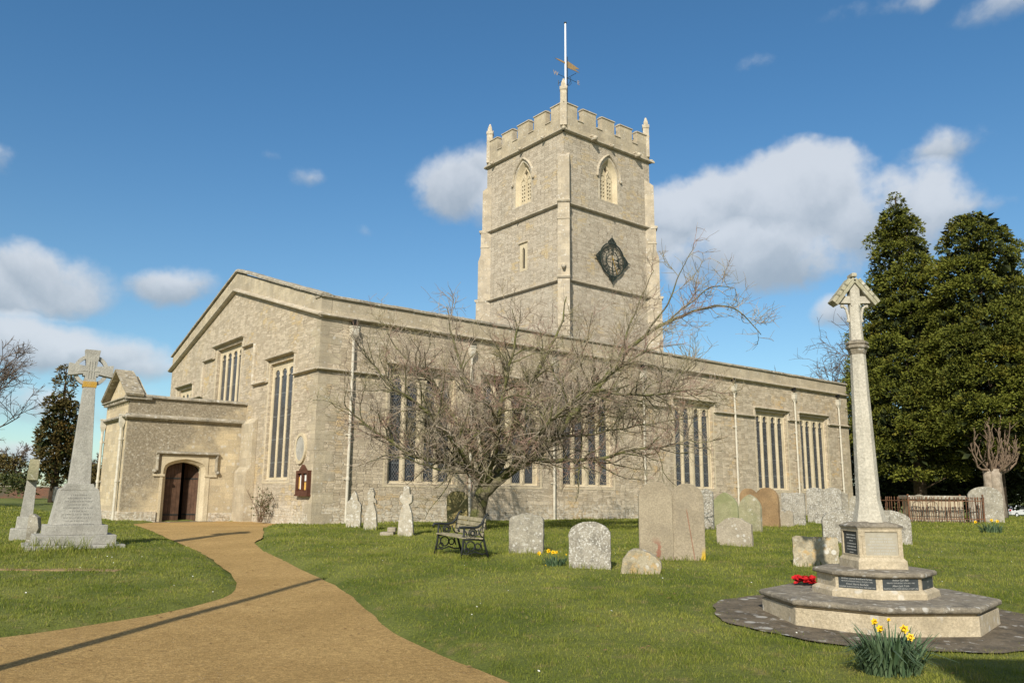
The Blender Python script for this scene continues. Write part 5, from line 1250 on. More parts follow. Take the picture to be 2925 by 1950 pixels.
def orchard_tree():
    r2 = random.Random(21); y0 = 24.5; base = at(1096, 1212, y0); base.z = G(base.x, base.y)
    o = thing('bare_tree', 'bare spreading tree with a leaning mossy trunk and dense twigs before the church wall', 'tree', base)
    P = lambda u, v, dy=0.: at(u, v, y0+dy)-base
    tr = MB(); limbs = []
    def limb(pts, r0, r1, dens=1., keep=True):
        q = smooth_path([P(*p) for p in pts], 5)
        q = [p+V3(noise.noise(p*1.9), noise.noise(p*1.9+V3(7, 0, 0)), noise.noise(p*1.9+V3(0, 9, 0)))*.07*(0 if i == 0 else 1) for i, p in enumerate(q)]
        rr_ = [r0+(r1-r0)*(i/(len(q)-1))**.8 for i in range(len(q))]
        tr.tube(q, [r*(1+.12*noise.noise(p*4.)) for r, p in zip(rr_, q)], 8 if r0 > .08 else 6); limbs.append((q, rr_, dens))
    trunk = smooth_path([V3(0, 0, -.2), P(1097, 1190), P(1101, 1160), P(1108, 1132), P(1118, 1112)], 4)
    tr.tube(trunk, [.40, .33, .285, .26, .245, .235, .225, .225, .225, .225, .22, .22, .215, .21, .2, .19, .18][:len(trunk)], 10)
    limb([(1108, 1135), (1150, 1100), (1195, 1070), (1240, 1038), (1275, 1000), (1322, 945), (1366, 895), (1400, 855), (1432, 815), (1478, 775), (1530, 742), (1590, 716), (1650, 702), (1700, 716), (1745, 768)], .17, .012, .85)
    limb([(1225, 1052, 0), (1280, 1056, -.4), (1340, 1056, -.9), (1400, 1048, -1.3), (1452, 1028, -1.6), (1530, 1026, -2.0), (1590, 1010, -2.2)], .085, .015)
    limb([(1366, 896), (1420, 902, -.4), (1480, 906, -.8), (1560, 900, -1.2), (1620, 890, -1.4)], .06, .012)
    limb([(1118, 1115), (1160, 1050, .5), (1180, 980, .8), (1222, 880, 1.), (1262, 800, 1.1), (1288, 745, 1.2), (1300, 680, 1.3)], .13, .014)
    limb([(1180, 985, .8), (1232, 930, 1.6), (1300, 860, 2.2), (1345, 790, 2.6), (1360, 715, 2.8)], .075, .012)
    limb([(1114, 1120), (1085, 1082, -.4), (1030, 1062, -.9), (965, 1052, -1.4), (900, 1016, -1.9), (840, 975, -2.2), (790, 930, -2.4)], .12, .012)
    limb([(1114, 1115), (1092, 1040, .4), (1060, 985, .8), (1010, 910, 1.2), (960, 850, 1.5), (910, 800, 1.7), (880, 740, 1.8)], .115, .012)
    limb([(1116, 1112), (1112, 1030, 0), (1092, 940, .2), (1062, 850, .3), (1040, 770, .4), (1025, 705, .4)], .105, .012)
    limb([(1114, 1118), (1075, 1060, -1.0), (1020, 985, -1.8), (960, 930, -2.3), (890, 880, -2.8), (840, 820, -3.)], .09, .012)
    limb([(1118, 1112), (1140, 1020, -1.), (1150, 930, -1.6), (1170, 840, -2.), (1185, 760, -2.2), (1180, 710, -2.3)], .095, .012)
    limb([(1150, 1100), (1210, 1030, -1.2), (1270, 960, -2.), (1340, 900, -2.6), (1420, 850, -3.), (1490, 800, -3.2)], .08, .012)
    limb([(1195, 1072), (1270, 1000, 1.4), (1360, 950, 2.), (1450, 930, 2.6), (1540, 880, 3.), (1600, 830, 3.2)], .07, .012)
    limb([(1275, 1000), (1330, 1000, .6), (1420, 985, 1.), (1510, 970, 1.3), (1590, 960, 1.5)], .05, .012)
    limb([(1432, 815), (1440, 760, .4), (1470, 690, .7), (1500, 620, .8)], .05, .010)
    limb([(1478, 775), (1530, 700, -.3), (1560, 630, -.5), (1590, 575, -.6)], .04, .008, .5)
    limb([(1530, 742), (1590, 690, .3), (1640, 660, .5), (1690, 660, .6)], .035, .008, .6)
    limb([(1085, 1082), (1040, 1085, -1.2), (985, 1070, -1.8), (930, 1050, -2.4)], .05, .012)
    limb([(1010, 910, 1.2), (985, 868, 1.), (955, 845, .9)], .07, .05)
    tr.build('trunk', BARK, o, smooth=True)
    segs = []; br2 = []
    for q, rr_, dn in limbs:
        Ls = sum((q[i+1]-q[i]).length for i in range(len(q)-1)); acc = 0; nxt = .55
        for i in range(len(q)-1):
            sl = (q[i+1]-q[i]).length; acc += sl
            while nxt < acc:
                s = 1-(acc-nxt)/sl; p = q[i].lerp(q[i+1], s); ax = (q[i+1]-q[i]).normalized(); fr_ = nxt/Ls
                nxt += r2.uniform(.10, .20)/dn
                if rr_[i] > .14: continue
                sd = rv(r2).normalized(); sd = (sd-ax*sd.dot(ax)).normalized()
                hi_ = p.z > 5.1; d = (ax*.65+sd*.9+V3(0, 0, .15 if hi_ else .38)).normalized(); L2 = r2.uniform(.9, 2.1)*(1.1-.5*fr_)*(.62 if hi_ else 1.)
                if hi_ and r2.random() < .3: continue
                b2 = branch(r2, p, d, L2, 6, .20, .03); r0 = .011 if hi_ else max(.014, min(rr_[i]*.65, .034))
                (segs if hi_ else br2).append(([tuple(x) for x in b2], np.linspace(r0, .008, 7), r2.random()))
                m3 = int(L2/.14)
                for k in range(m3):
                    f = (k+.7)/m3; ii = min(int(f*6), 5); p3 = b2[ii].lerp(b2[ii+1], f*6-ii); ax3 = (b2[ii+1]-b2[ii]).normalized()
                    sd = rv(r2).normalized(); d3 = (ax3*.7+sd*.8+V3(0, 0, .22)).normalized(); L3 = r2.uniform(.35, 1.0)*(1.15-.5*f)
                    b3 = branch(r2, p3, d3, L3, 4, .17, .03); segs.append(([tuple(x) for x in b3], np.linspace(.0085, .005, 5), r2.random()))
                    for k4 in range(int(L3/.20)+1):
                        f4 = r2.random(); ii = min(int(f4*4), 3); p4 = b3[ii].lerp(b3[ii+1], f4*4-ii); d4 = ((b3[ii+1]-b3[ii]).normalized()*.7+rv(r2).normalized()*.8+V3(0, 0, .15)).normalized()
                        b4 = branch(r2, p4, d4, r2.uniform(.15, .5), 3, .2, .02); segs.append(([tuple(x) for x in b4], np.linspace(.0062, .0042, 4), r2.random()))
    twig_mesh('branches', br2, BARK, o); twig_mesh('crown', segs, TWIG, o); print('twig segs', len(segs))
orchard_tree()

def bare_tree(label, pos, H, spread, r0, seed, levels=(7, 7, 7, 5), lean=V3(0, 0, 0), mat=FTWIG, group=None, twr=.012, fork=.25):
    r2 = random.Random(seed); o = thing('bare_tree', label, 'tree', pos, 0, group); tr = MB(); segs = []
    tp = branch(r2, V3(0, 0, -.3), V3(0, 0, 1)+lean, H*.62, 8, .05, .05); tr.tube(tp, np.linspace(r0, r0*.35, 9), 8)
    tr.build('trunk', DBARK, o, smooth=True)
    for k in range(levels[0]*2):
        f = r2.uniform(fork, 1.); ii = min(int(f*8), 7); p = tp[ii].lerp(tp[ii+1], f*8-ii); a = r2.uniform(0, 2*math.pi)
        d = V3(math.cos(a)*spread, math.sin(a)*spread, r2.uniform(.35, 1.1))+lean; L1 = H*r2.uniform(.30, .46)*(1.15-.45*f)
        b1 = branch(r2, p, d, L1, 6, .13, .05); segs.append(([tuple(x) for x in b1], np.linspace(r0*.38*(1.1-.5*f), r0*.09, 7), r2.random()))
        for k2 in range(levels[1]):
            f2 = r2.uniform(.2, 1.); ii = min(int(f2*6), 5); p2 = b1[ii].lerp(b1[ii+1], f2*6-ii); d2 = (b1[ii+1]-b1[ii]).normalized()*.8+rv(r2).normalized()*.8+V3(0, 0, .15)
            L2 = L1*r2.uniform(.3, .55); b2 = branch(r2, p2, d2, L2, 5, .15, .03); segs.append(([tuple(x) for x in b2], np.linspace(r0*.09, twr*1.4, 6), r2.random()))
            for k3 in range(levels[2]):
                f3 = r2.uniform(.15, 1.); ii = min(int(f3*5), 4); p3 = b2[ii].lerp(b2[ii+1], f3*5-ii); d3 = (b2[ii+1]-b2[ii]).normalized()*.8+rv(r2).normalized()*.9+V3(0, 0, .1)
                L3 = L2*r2.uniform(.3, .6); b3 = branch(r2, p3, d3, L3, 4, .16, 0); segs.append(([tuple(x) for x in b3], np.linspace(twr*1.4, twr, 5), r2.random()))
                for k4 in range(levels[3]):
                    f4 = r2.random(); ii = min(int(f4*4), 3); p4 = b3[ii].lerp(b3[ii+1], f4*4-ii); d4 = (b3[ii+1]-b3[ii]).normalized()*.8+rv(r2).normalized()*.9
                    b4 = branch(r2, p4, d4, L3*r2.uniform(.3, .6), 3, .18, 0); segs.append(([tuple(x) for x in b4], np.linspace(twr, twr*.7, 4), r2.random()))
    twig_mesh('crown', segs, mat, o); return o

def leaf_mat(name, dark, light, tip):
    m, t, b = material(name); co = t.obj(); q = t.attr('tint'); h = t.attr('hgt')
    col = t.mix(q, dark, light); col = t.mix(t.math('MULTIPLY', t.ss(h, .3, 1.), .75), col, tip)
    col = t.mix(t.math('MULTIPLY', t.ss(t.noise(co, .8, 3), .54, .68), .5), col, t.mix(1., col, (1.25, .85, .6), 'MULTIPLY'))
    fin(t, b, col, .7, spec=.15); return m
YEW = leaf_mat('yew foliage', (.032, .045, .008), (.100, .118, .016), (.215, .205, .032))
CYP = leaf_mat('brown green conifer foliage', (.040, .036, .011), (.085, .068, .020), (.135, .095, .028))
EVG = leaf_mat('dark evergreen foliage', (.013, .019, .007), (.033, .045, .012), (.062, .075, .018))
SHRB = leaf_mat('dull shrub foliage', (.030, .042, .012), (.062, .075, .022), (.09, .09, .03))

def sprays(name, P, D, T, length, width, mat, parent):
    n = len(P); L = length*rng.uniform(.6, 1.3, n); w = width*rng.uniform(.7, 1.3, n)
    D = D/np.linalg.norm(D, axis=1)[:, None]; S = np.cross(D, rng.normal(size=(n, 3))); S /= np.linalg.norm(S, axis=1)[:, None]+1e-9
    vv = np.empty((n, 4, 3), np.float32); vv[:, 0] = P; vv[:, 1] = P+D*(L*.5)[:, None]+S*(w/2)[:, None]; vv[:, 2] = P+D*L[:, None]+np.array([0, 0, -.12])*L[:, None]; vv[:, 3] = P+D*(L*.5)[:, None]-S*(w/2)[:, None]
    me = bpy.data.meshes.new(name); me.vertices.add(n*4); me.vertices.foreach_set('co', vv.ravel()); me.loops.add(n*4); me.loops.foreach_set('vertex_index', np.arange(n*4, dtype=np.int32))
    me.polygons.add(n); me.polygons.foreach_set('loop_start', (np.arange(n)*4).astype(np.int32)); me.update(calc_edges=True)
    a_ = me.attributes.new('tint', 'FLOAT', 'POINT'); a_.data.foreach_set('value', np.repeat(T, 4).astype(np.float32))
    a_ = me.attributes.new('hgt', 'FLOAT', 'POINT'); a_.data.foreach_set('value', np.tile(np.array([.0, .5, 1., .5], np.float32), n))
    me.materials.append(mat); o = bpy.data.objects.new(name, me); COL.objects.link(o)
    if parent: o.parent = parent
    return o
def lobe_foliage(lobes, per, droop=.0):
    Ps, Ds, Ts = [], [], []
    for (c, r, sq, tn) in lobes:
        n = int(per*r*r); v = rng.normal(size=(n, 3)); v /= np.linalg.norm(v, axis=1)[:, None]
        v[:, 2] = np.where(v[:, 2] < -.30, -v[:, 2]*.8, v[:, 2]); v /= np.linalg.norm(v, axis=1)[:, None]
        rad = r*(1-.34*rng.random(n)**1.9)*(1+.20*np.sin(v[:, 0]*6+c[0]*3)*np.sin(v[:, 1]*7+c[1])*np.cos(v[:, 2]*5+c[2]))
        p = v*rad[:, None]; p[:, 2] *= sq
        Ps.append(p+np.array(c)); Ds.append(v*np.array([1, 1, .7])+rng.normal(size=(n, 3))*.45+np.array([0, 0, .15-droop])); Ts.append(np.clip(tn+rng.normal(size=n)*.16, 0, 1))
    return np.concatenate(Ps), np.concatenate(Ds), np.concatenate(Ts)
def conifer(label, uaxis, ybase, vbase, prof, depth, mat, seed, per=150, leaf=.34, trunk=.4, cat='tree', group=None, gap=.25, lob=1.25, name='conifer_tree'):
    r2 = random.Random(seed); base = at(uaxis, vbase, depth); base.z = G(base.x, base.y)
    o = thing(name, label, cat, base, 0, group); k = pxm(depth)
    zs = [(at(uaxis, v, depth).z-base.z, hw*k) for v, hw in prof]
    lobes = []
    zt, zb = zs[0][0], zs[-1][0]; z = zt
    def R_(z):
        for (z0, r0), (z1, r1) in zip(zs[:-1], zs[1:]):
            if z1 <= z <= z0: return r0+(r1-r0)*(z0-z)/(z0-z1+1e-6)
        return 0
    core = []
    while z > zb:
        Rz = R_(z); lr = max(.40, min(lob, Rz*.34+.40))*r2.uniform(.85, 1.1); qr = max(0, Rz-lr*.92); m = max(1, int(2*math.pi*qr/(lr*1.25))) if qr > .25 else 1
        a0 = r2.uniform(0, 6)
        for i in range(m):
            if r2.random() < gap*.35 and Rz > 1.5: continue
            a = a0+2*math.pi*i/m+r2.uniform(-.2, .2); q = qr*r2.uniform(.88, 1.06)
            lobes.append(((q*math.cos(a), q*math.sin(a), z+r2.uniform(-.35, .35)*lr), lr*r2.uniform(.72, 1.2), r2.uniform(.5, .75), r2.uniform(.1, .85)))
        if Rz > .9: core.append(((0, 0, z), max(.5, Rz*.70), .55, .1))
        z -= lr*.70
    Pp, Dd, Tt = lobe_foliage(lobes, per)
    sprays('foliage', Pp, Dd, Tt, leaf, leaf*.42, mat, o)
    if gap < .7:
        Pc, Dc, Tc = lobe_foliage([(c_, r_, q_, t_) for c_, r_, q_, t_ in core], 46); sprays('shade_core', Pc, Dc, Tc, .5, .34, EVG, o)  # near-black core leaves put shade colour into the gaps between lobes
    b = MB(); b.tube([V3(0, 0, -.3), V3(.1, 0, zt*.35), V3(0, .1, zt*.9)], [trunk, trunk*.7, .06], 9)
    for lb in lobes[::3]: b.tube([V3(0, 0, max(.5, lb[0][2]-.8)), V3(*lb[0])], [.07, .03], 4)
    b.build('trunk', DBARK, o, smooth=True); return o, base
conifer('tall dark yew-like conifer with a pointed top, left of the pair behind the railings', 2118, 0, 1186, [(456, 6), (480, 24), (510, 44), (560, 66), (640, 82), (700, 100), (760, 120), (830, 138), (920, 150), (1000, 150), (1060, 125), (1110, 85)], 50, YEW, 5, per=560, leaf=.19, lob=1.2, gap=.25)
o, cb = conifer('broad dark conifer with a rounded top, right of the pair above the pale trunk', 2306, 0, 1188, [(506, 26), (522, 60), (550, 88), (600, 106), (680, 120), (780, 136), (850, 144), (920, 150), (985, 140), (1030, 115), (1070, 75)], 46, YEW, 9, per=560, leaf=.19, lob=1.2, gap=.25, trunk=.25)
conifer('dark conifer cut by the right edge of the picture', 2450, 0, 1190, [(640, 8), (680, 50), (740, 84), (800, 104), (870, 116), (950, 120), (1020, 110), (1100, 80)], 52, YEW, 13, per=560, leaf=.19, lob=1.2, gap=.25)
# pale fluted trunk with cut back limbs under the broad conifer
b = MB(); k = pxm(44); pb = at(2290, 1188, 44); pb.z = G(pb.x, pb.y)
o = thing('pruned_tree', 'pale fluted tree trunk with upswept cut back limbs right of the railings', 'tree', pb)
Pq = lambda u, v, dy=0: at(u, v, 44+dy)-pb
r2 = random.Random(2)
for dx, dy in ((-.22, 0), (.2, .05), (0, -.2), (.02, .22)):
    b.tube([V3(dx*1.4, dy*1.4, -.2), V3(dx*1.05, dy, 1.0), V3(dx, dy, 2.0), V3(dx*1.2, dy*1.2, 2.6)], [.36, .30, .27, .24], 9)
b.build('trunk', PALEB, o, smooth=True)
b = MB()
for i in range(26):
    u = r2.uniform(2224, 2344); e = Pq(u, 1002-22*(1-((u-2285)/62)**2)+r2.uniform(-25, 35), r2.uniform(-1.3, 1.0)); s_ = V3(r2.uniform(-.28, .28), r2.uniform(-.2, .2), r2.uniform(2.2, 2.6)); mdl = s_.lerp(e, .5)+V3((e.x-s_.x)*.2, r2.uniform(-.1, .1), -.40)
    lp_ = [p+rv(r2, .035) for p in smooth_path([s_, mdl, e], 4)]; b.tube(lp_, np.linspace(r2.uniform(.05, .10), .015, 9), 6)
    for k4 in range(5):
        f = r2.uniform(.4, .95); q = lp_[int(f*8)]; b.tube([q, q+V3(r2.uniform(-.35, .35), r2.uniform(-.3, .3), r2.uniform(.2, .6))], [.03, .010], 4)
b.build('limbs', LIMB, o, smooth=True)
# dark evergreen undergrowth and bare trees behind the conifers
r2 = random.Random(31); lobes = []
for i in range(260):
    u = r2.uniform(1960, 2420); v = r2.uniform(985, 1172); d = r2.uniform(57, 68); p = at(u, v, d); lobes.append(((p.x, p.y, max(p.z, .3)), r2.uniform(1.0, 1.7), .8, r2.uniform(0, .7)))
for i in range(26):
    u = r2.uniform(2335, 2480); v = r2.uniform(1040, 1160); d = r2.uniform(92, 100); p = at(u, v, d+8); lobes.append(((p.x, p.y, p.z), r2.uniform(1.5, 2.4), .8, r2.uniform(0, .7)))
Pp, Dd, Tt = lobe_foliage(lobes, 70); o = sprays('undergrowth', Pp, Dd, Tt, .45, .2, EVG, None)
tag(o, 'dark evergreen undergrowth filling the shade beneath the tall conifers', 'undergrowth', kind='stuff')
def on(u, v, d): p = at(u, v, d); p.z = G(p.x, p.y); return p
bare_tree('bare tree showing between the two conifer tops', on(2205, 1190, 68), 24.5, .5, .35, 3, (8, 7, 6, 4), twr=.016)
bare_tree('bare tree showing left of the tall conifer, beyond the church end', on(1985, 1190, 66), 19.5, .55, .3, 4, (7, 7, 6, 4), twr=.015)
bare_tree('lower bare tree just above the east end of the church parapet', on(1938, 1190, 72), 14.5, .6, .25, 5, (7, 7, 6, 4), twr=.015)
# far left
bare_tree('bare tree reaching in from the left edge above the far lawn', on(-190, 1140, 44), 11.2, .85, .3, 8, (9, 7, 6, 5), lean=V3(.12, 0, 0), twr=.012)
conifer('brownish green conifer behind the granite cross at the left', 120, 0, 1142, [(848, 4), (870, 14), (900, 28), (950, 38), (1000, 52), (1050, 56), (1090, 50), (1118, 20)], 56, CYP, 17, per=300, leaf=.24, trunk=.28, gap=.45, lob=.85)
for i, (lb, u, v0, v1, d, w, mt) in enumerate((('dark green bush by the far brick wall', 34, 1082, 1140, 64, 20, SHRB), ('brown thicket beyond the brick wall at the left edge', -5, 1046, 1140, 74, 40, CYP), ('low brown bushes seen between granite cross and porch', 218, 1062, 1140, 78, 26, CYP), ('dull hedge beyond the far lawn behind the conifer', 130, 1096, 1140, 84, 120, SHRB))):
    c = on(u, v1, d); k = pxm(d); lobes = []; r2 = random.Random(40+i); H = at(u, v0, d).z-c.z
    for j in range(26): lobes.append(((r2.uniform(-w, w)*k, r2.uniform(-1.5, 1.5), r2.uniform(.2, .85)*H), H*r2.uniform(.16, .26), .9, r2.random()))
    o = thing('shrub', lb, 'shrub', c); Pp, Dd, Tt = lobe_foliage(lobes, 110); sprays('foliage', Pp, Dd, Tt, .34, .15, mt, o)
for i, (u, v0, d) in enumerate(((20, 1000, 86), (60, 1062, 90), (205, 1030, 84), (228, 1040, 88), (-40, 990, 84))):
    c = on(u, 1140, d); bare_tree(['bare brown tree rising over the far brick wall', 'small bare tree right of the dark green bush', 'bare tree just right of the granite cross shaft', 'bare bushy tree beside the porch gablet wall', 'bare tree at the far left edge'][i], c, (at(u, v0, d).z-c.z), .75, .16, 60+i, (7, 6, 6, 3), twr=.02, fork=.1)
# brick wall on the far lawn
BRICK, t, b = material('old red brick'); co = t.obj(False); x, y, z = t.sep(co)
br = t.n('ShaderNodeTexBrick'); t.set(br, 'Vector', t.comb(x, z, 0.)); t.set(br, 'Scale', 1.); t.set(br, 'Brick Width', .23); t.set(br, 'Row Height', .075); t.set(br, 'Mortar Size', .008); t.set(br, 'Color1', (.24, .095, .055)); t.set(br, 'Color2', (.17, .075, .05)); t.set(br, 'Mortar', (.25, .2, .15))
fin(t, b, t.mix(t.ss(t.noise(co, .8, 4), .45, .65), br.outputs['Color'], (.13, .11, .075)), .9)
a_, c_ = on(-120, 1145, 68), on(232, 1145, 76); L = (c_-a_).xy.length
o = thing('brick_wall', 'low old red brick wall closing the far lawn at the left', 'wall', (a_.x, a_.y, a_.z), math.atan2(c_.y-a_.y, c_.x-a_.x))
b = MB(); b.box(0, L, -.15, .15, -.5, .95); b.build('brickwork', BRICK, o); b = MB(); b.box(-.05, L+.05, -.2, .2, .95, 1.05); b.build('coping', TILE, o, bevel=.02)

# climbing rose by the gable window
RB = m_plain('rose stem', (.20, .135, .085), .8, var=.15)
pr = ch(-.42, 3.35, 0); o = thing('rose_bush', 'straggly half bare climbing rose against the gable wall below its window', 'shrub', pr, TH)
r2 = random.Random(77); segs = []; Pp = []
for i in range(17):
    d = V3(r2.uniform(-.15, .35), r2.uniform(-.85, .85), 1.); b1 = branch(r2, V3(r2.uniform(-.06, .06), r2.uniform(-.1, .1), 0), d, r2.uniform(.8, 1.6), 6, .16, .0)
    b1 = [V3(min(p.x, .36), p.y, p.z) for p in b1]; segs.append(([tuple(p) for p in b1], np.linspace(.014, .006, 7), r2.random()))
    for k in range(6):
        f = r2.uniform(.2, 1); ii = min(int(f*6), 5); p = b1[ii].lerp(b1[ii+1], f*6-ii); b2 = branch(r2, p, rv(r2).normalized()+V3(0, 0, .3), r2.uniform(.15, .45), 3, .2, 0); b2 = [V3(min(q.x, .38), q.y, q.z) for q in b2]
        segs.append(([tuple(q) for q in b2], np.linspace(.007, .004, 4), r2.random()))
        if r2.random() < .4: Pp += [tuple(b2[-1]+rv(r2, .04)) for _ in range(5)]
twig_mesh('stems', segs, RB, o); Pp = np.array(Pp); sprays('leaves', Pp, rng.normal(size=Pp.shape), rng.random(len(Pp)), .075, .05, SHRB, o)

# railed chest tomb -------------------------------------------------
tc = gp(2172, 1197); td = tc.y; tc = at(2172, 1194, 35.5); tc.z = G(tc.x, tc.y); k = pxm(35.5)
ang = R(-6); o = thing('chest_tomb', 'pale stone chest tomb with overhanging slab inside the rusty railings', 'tomb', (tc.x+.05, tc.y+1.1, tc.z), ang)
hT = at(2172, 1138, 36.5).z-tc.z
b = MB(); b.box(-1.05, 1.05, -.42, .42, -.1, hT-.16)
for x in (-1.02, 0, 1.02): b.box(x-.1, x+.1, -.45, .45, -.1, hT-.16)
b.box(-1.15, 1.15, -.52, .52, -.1, .12); b.build('chest', ASH, o, bevel=.01); b = MB(); b.box(-1.22, 1.22, -.58, .58, hT-.155, hT); b.build('top_slab', COPE, o, bevel=.02)
x0, x1 = at(2093, 1195, 35.5).x-tc.x, at(2257, 1195, 35.5).x-tc.x
o = thing('tomb_railings', 'rusty iron railings with leaning bars enclosing the chest tomb', 'railings', (tc.x, tc.y, tc.z), ang)
r2 = random.Random(6); yb = 2.2; Hr = at(2172, 1141, 35.5).z-tc.z
barm = MB(); barm.tube([(0, 0, -.1), (0, 0, Hr-.08)], .013, 5); barm.lathe([(.012, Hr-.09), (.028, Hr-.05), (.004, Hr+.02)], (0, 0), 5)
proto = barm.build('bar', RUST, o); first = True
def bar_at(x, y, tl):
    global first
    if first: c = proto; first = False
    else: c = proto.copy(); COL.objects.link(c); c.parent = o
    c.location = (x, y, 0); c.rotation_euler = (tl*.3, tl, 0)
n = 30
for i in range(n+1): bar_at(x0+(x1-x0)*i/n, r2.uniform(-.01, .01), r2.gauss(0, .025)+(.10 if 12 < i < 17 else 0))
for i in range(1, 14):
    bar_at(x0-.85*i/14, yb*i/14, r2.gauss(0, .03)); bar_at(x1, yb*i/14, r2.gauss(0, .03))
for i in range(n//2): bar_at(x0-.85+(x1-x0+.85)*(i+.5)/(n//2), yb, r2.gauss(0, .03))
cor = [V3(x0, 0, 0), V3(x1, 0, 0), V3(x1, yb, 0), V3(x0-.85, yb, 0)]
for z in (.18, Hr-.16):
    for i in range(4):
        b = MB(); b.tube([cor[i]+V3(0, 0, z), cor[(i+1) % 4]+V3(0, 0, z)], .022, 4); b.build('rail', RUST, o)
for c in cor:
    b = MB(); b.box(c.x-.03, c.x+.03, c.y-.03, c.y+.03, -.1, Hr+.02); b.ball((c.x, c.y, Hr+.07), .05, 8, 5); b.build('corner_post', RUST, o)
o = thing('grave_railing', 'low blackened inner railing with arched hoops before the chest tomb', 'railings', (tc.x, tc.y+.35, tc.z), ang)
for z in (.05, .48):
    b = MB(); b.tube([(x0+.15, 0, z), (x1-.25, 0, z-.03 if z > .2 else z)], .016, 4); b.build('rail', IRON, o)
for i in range(18):
    x = x0+.2+(x1-x0-.55)*i/17; b = MB(); b.tube([(x, 0, -.05), (x, 0, .60)], .011, 4); b.lathe([(.01, .59), (.026, .63), (.003, .70)], (x, 0), 5); b.build('bar', IRON, o)
for xx in (x0+.55, x0+1.15):
    b = MB(); b.tube([(xx-.22, 0, .5)]+[(xx+.22*math.cos(a), 0, .75+.15*math.sin(a)) for a in np.linspace(math.pi, 0, 8)]+[(xx+.22, 0, .5)], .012, 4); b.build('hoop', IRON, o)

# parked car far right ----------------------------------------------
def car():
    p = at(2312, 1187, 96); p.z = G(p.x, p.y)
    CB, t, b = material('silver car paint'); fin(t, b, (.62, .63, .64), .3, metal=.2, spec=.5)
    CG = m_plain('dark car glass', (.02, .024, .028), .1, spec=.5); TY_ = m_plain('black tyre', (.02, .02, .02), .8); RL = m_plain('red tail light', (.45, .02, .02), .3)
    o = thing('parked_car', 'silver hatchback parked beyond the conifers at the right edge', 'car', (p.x+1.2, p.y, p.z), R(25))
    b = MB(); prof = [(-2.05, .35), (2.0, .35), (2.08, .6), (1.95, .82), (1.1, .93), (.45, 1.40), (-1.0, 1.44), (-1.75, 1.05), (-2.08, .9), (-2.1, .6)]
    b.prism(prof, (V3(0, -.86, 0), V3(1, 0, 0), V3(0, 0, 1), V3(0, 1, 0)), 0, 1.72); b.build('body', CB, o, bevel=.06)
    for s_ in (-1, 1):
        b = MB(); b.prism([(-1.55, .98), (.95, .95), (.42, 1.33), (-.98, 1.37)], (V3(0, s_*.855, 0), V3(1, 0, 0), V3(0, 0, 1), V3(0, s_, 0)), 0, .012); b.build('side_window', CG, o)
        b = MB(); b.box(-2.11, -2.0, s_*.70-.1, s_*.70+.1, .78, .98); b.build('tail_light', RL, o)
        for x in (-1.28, 1.3):
            mt = Matrix.Translation((x, s_*.80, .31))@Matrix.Rotation(R(90), 4, 'X'); b = MB(); b.lathe([(.2, -.09), (.31, -.09), (.31, .09), (.2, .09)], (0, 0), 18, mt=mt); w = b.build('wheel', TY_, o)
            b = MB(); b.lathe([(.05, -.1), (.2, -.095), (.2, .095), (.05, .1)], (0, 0), 12, mt=mt); b.build('rim', CB, w)
    b = MB(); b.prism([(-.7, 0), (.7, 0), (.6, .34), (-.6, .34)], (V3(-1.80, 0, 1.06), V3(0, 1, 0), V3(.87, 0, .42), V3(-.42, 0, .87)), .0, .012); b.build('rear_window', CG, o)
car()

# guessed things behind the viewer, unseen, added to cast shadows into view ------
WOODP = m_plain('weathered pole timber', (.16, .125, .09), .9, var=.15)
sh = Vector((-sdir.x, -sdir.y)).normalized(); e1 = gp(738, 1321); tel = math.tan(SUN_EL)
L = 11.5; bp = Vector((e1.x-sh.x*L, e1.y-sh.y*L)); bz = G(bp.x, bp.y)
o = thing('timber_pole', 'tall bare timber pole standing on the left of the viewer', 'pole', (bp.x, bp.y, bz)); hp = e1.z-bz+L*tel
b = MB(); b.tube([(0, 0, -.3), (0, 0, hp)], [.11, .075], 10); b.build('post', WOODP, o, smooth=True)
e2 = gp(2128, 1512); L = 13.5; wp = Vector((e2.x-sh.x*L, e2.y-sh.y*L)); wz = G(wp.x, wp.y); hh = e2.z-wz+L*tel
o = thing('shadow_building', 'unseen stone building added behind the viewer, its shadow crossing the corner of the lawn', 'building', (wp.x, wp.y, wz), R(-8))
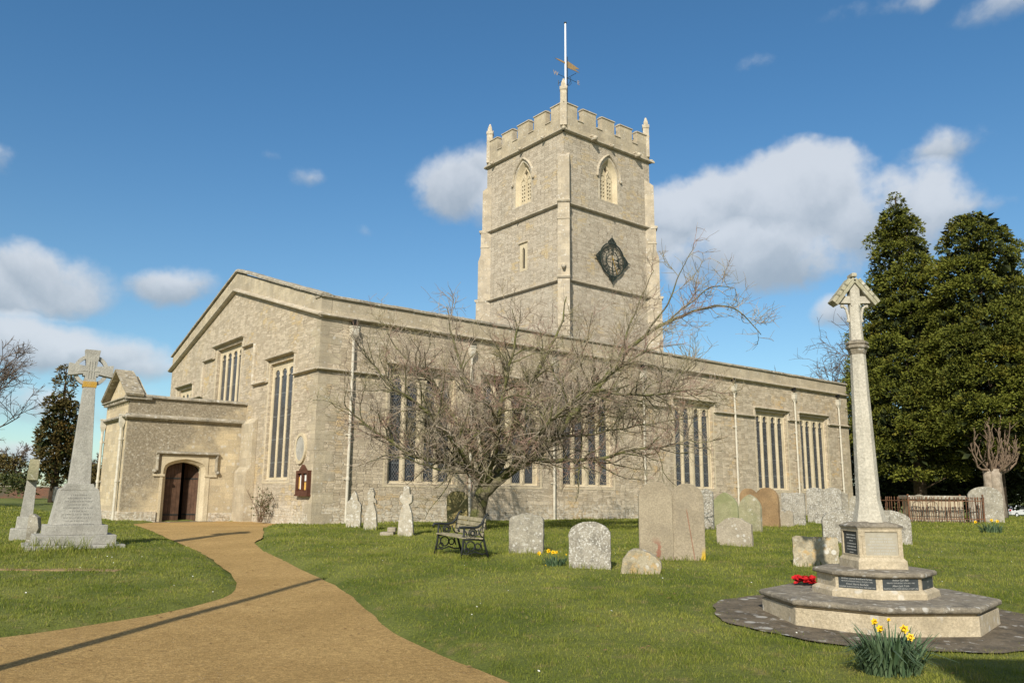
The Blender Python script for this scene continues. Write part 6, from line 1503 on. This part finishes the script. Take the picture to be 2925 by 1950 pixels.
b = MB(); b.box(0, 9, -6, 0, -.3, hh-.25); b.build('wall', RUB_W, o, bevel=.02); b = MB(); b.box(-.06, 9.06, -6.06, .06, hh-.25, hh); b.build('parapet', COPE, o, bevel=.02)

TUFTS += [(CROSS.x, CROSS.y-.85, 2.0, R(33)), (CROSS.x+.75, CROSS.y-.55, 1.2, R(70))]
for (u, v) in ((1000, 1273), (1062, 1288), (1115, 1278), (1096, 1210)): q = gp(u, v); TUFTS.append((q.x, q.y, .3, 0))
NG = make_grass(); print('blades', NG)
# daisies and wind blown scraps lying on the turf and the path
def scatter(name, label, cat, n, mat, f):
    b = MB(); k = 0
    while k < n:
        y = math.sqrt(rng.uniform(6.2**2, 19**2)); x = rng.uniform(-1, 1)*.64*y; d = float(sdist(np.array([x]), np.array([y]))[0])
        if math.hypot(x-MEMO.x, y-MEMO.y) < 1.5: continue
        if not f(b, x, y, d): continue
        k += 1
    o = b.build(name, mat, recalc=False); tag(o, label, cat, kind='stuff')
def daisy(b, x, y, d):
    if d < .1: return False
    z = float(hgt(np.array([x]), np.array([y]))[0])+rng.uniform(.022, .04); r_ = rng.uniform(.006, .012); a0 = rng.uniform(0, 1)
    b.add([V3(x+r_*math.cos(a0+a*math.pi/3), y+r_*math.sin(a0+a*math.pi/3), z+r_*.5*math.sin(a)) for a in range(6)], [(0, 1, 2, 3, 4, 5)]); return True
def scrap(b, x, y, d):
    z = float(hgt(np.array([x]), np.array([y]))[0])+.025 if d > 0 else G(x, y)-.05+.008
    a = rng.uniform(0, 6.28); L = rng.uniform(.012, .04); w = L*rng.uniform(.2, .5); c, s_ = math.cos(a), math.sin(a)
    P = lambda p, q, e: V3(x+p*c-q*s_, y+p*s_+q*c, z+e)
    b.add([P(-L, 0, 0), P(0, -w, .008), P(L, 0, .004), P(0, w, .010)], [(0, 1, 2, 3)]); return True
scatter('daisies', 'tiny white daisies dotted through the turf', 'daisies', 60, m_plain('white daisy', (.75, .74, .66), .8, var=.05), daisy)
scatter('fallen_leaves', 'small dry leaves and twigs strewn over turf and path', 'leaves', 420, m_plain('dry leaf', (.27, .17, .085), .9, var=.25), scrap)
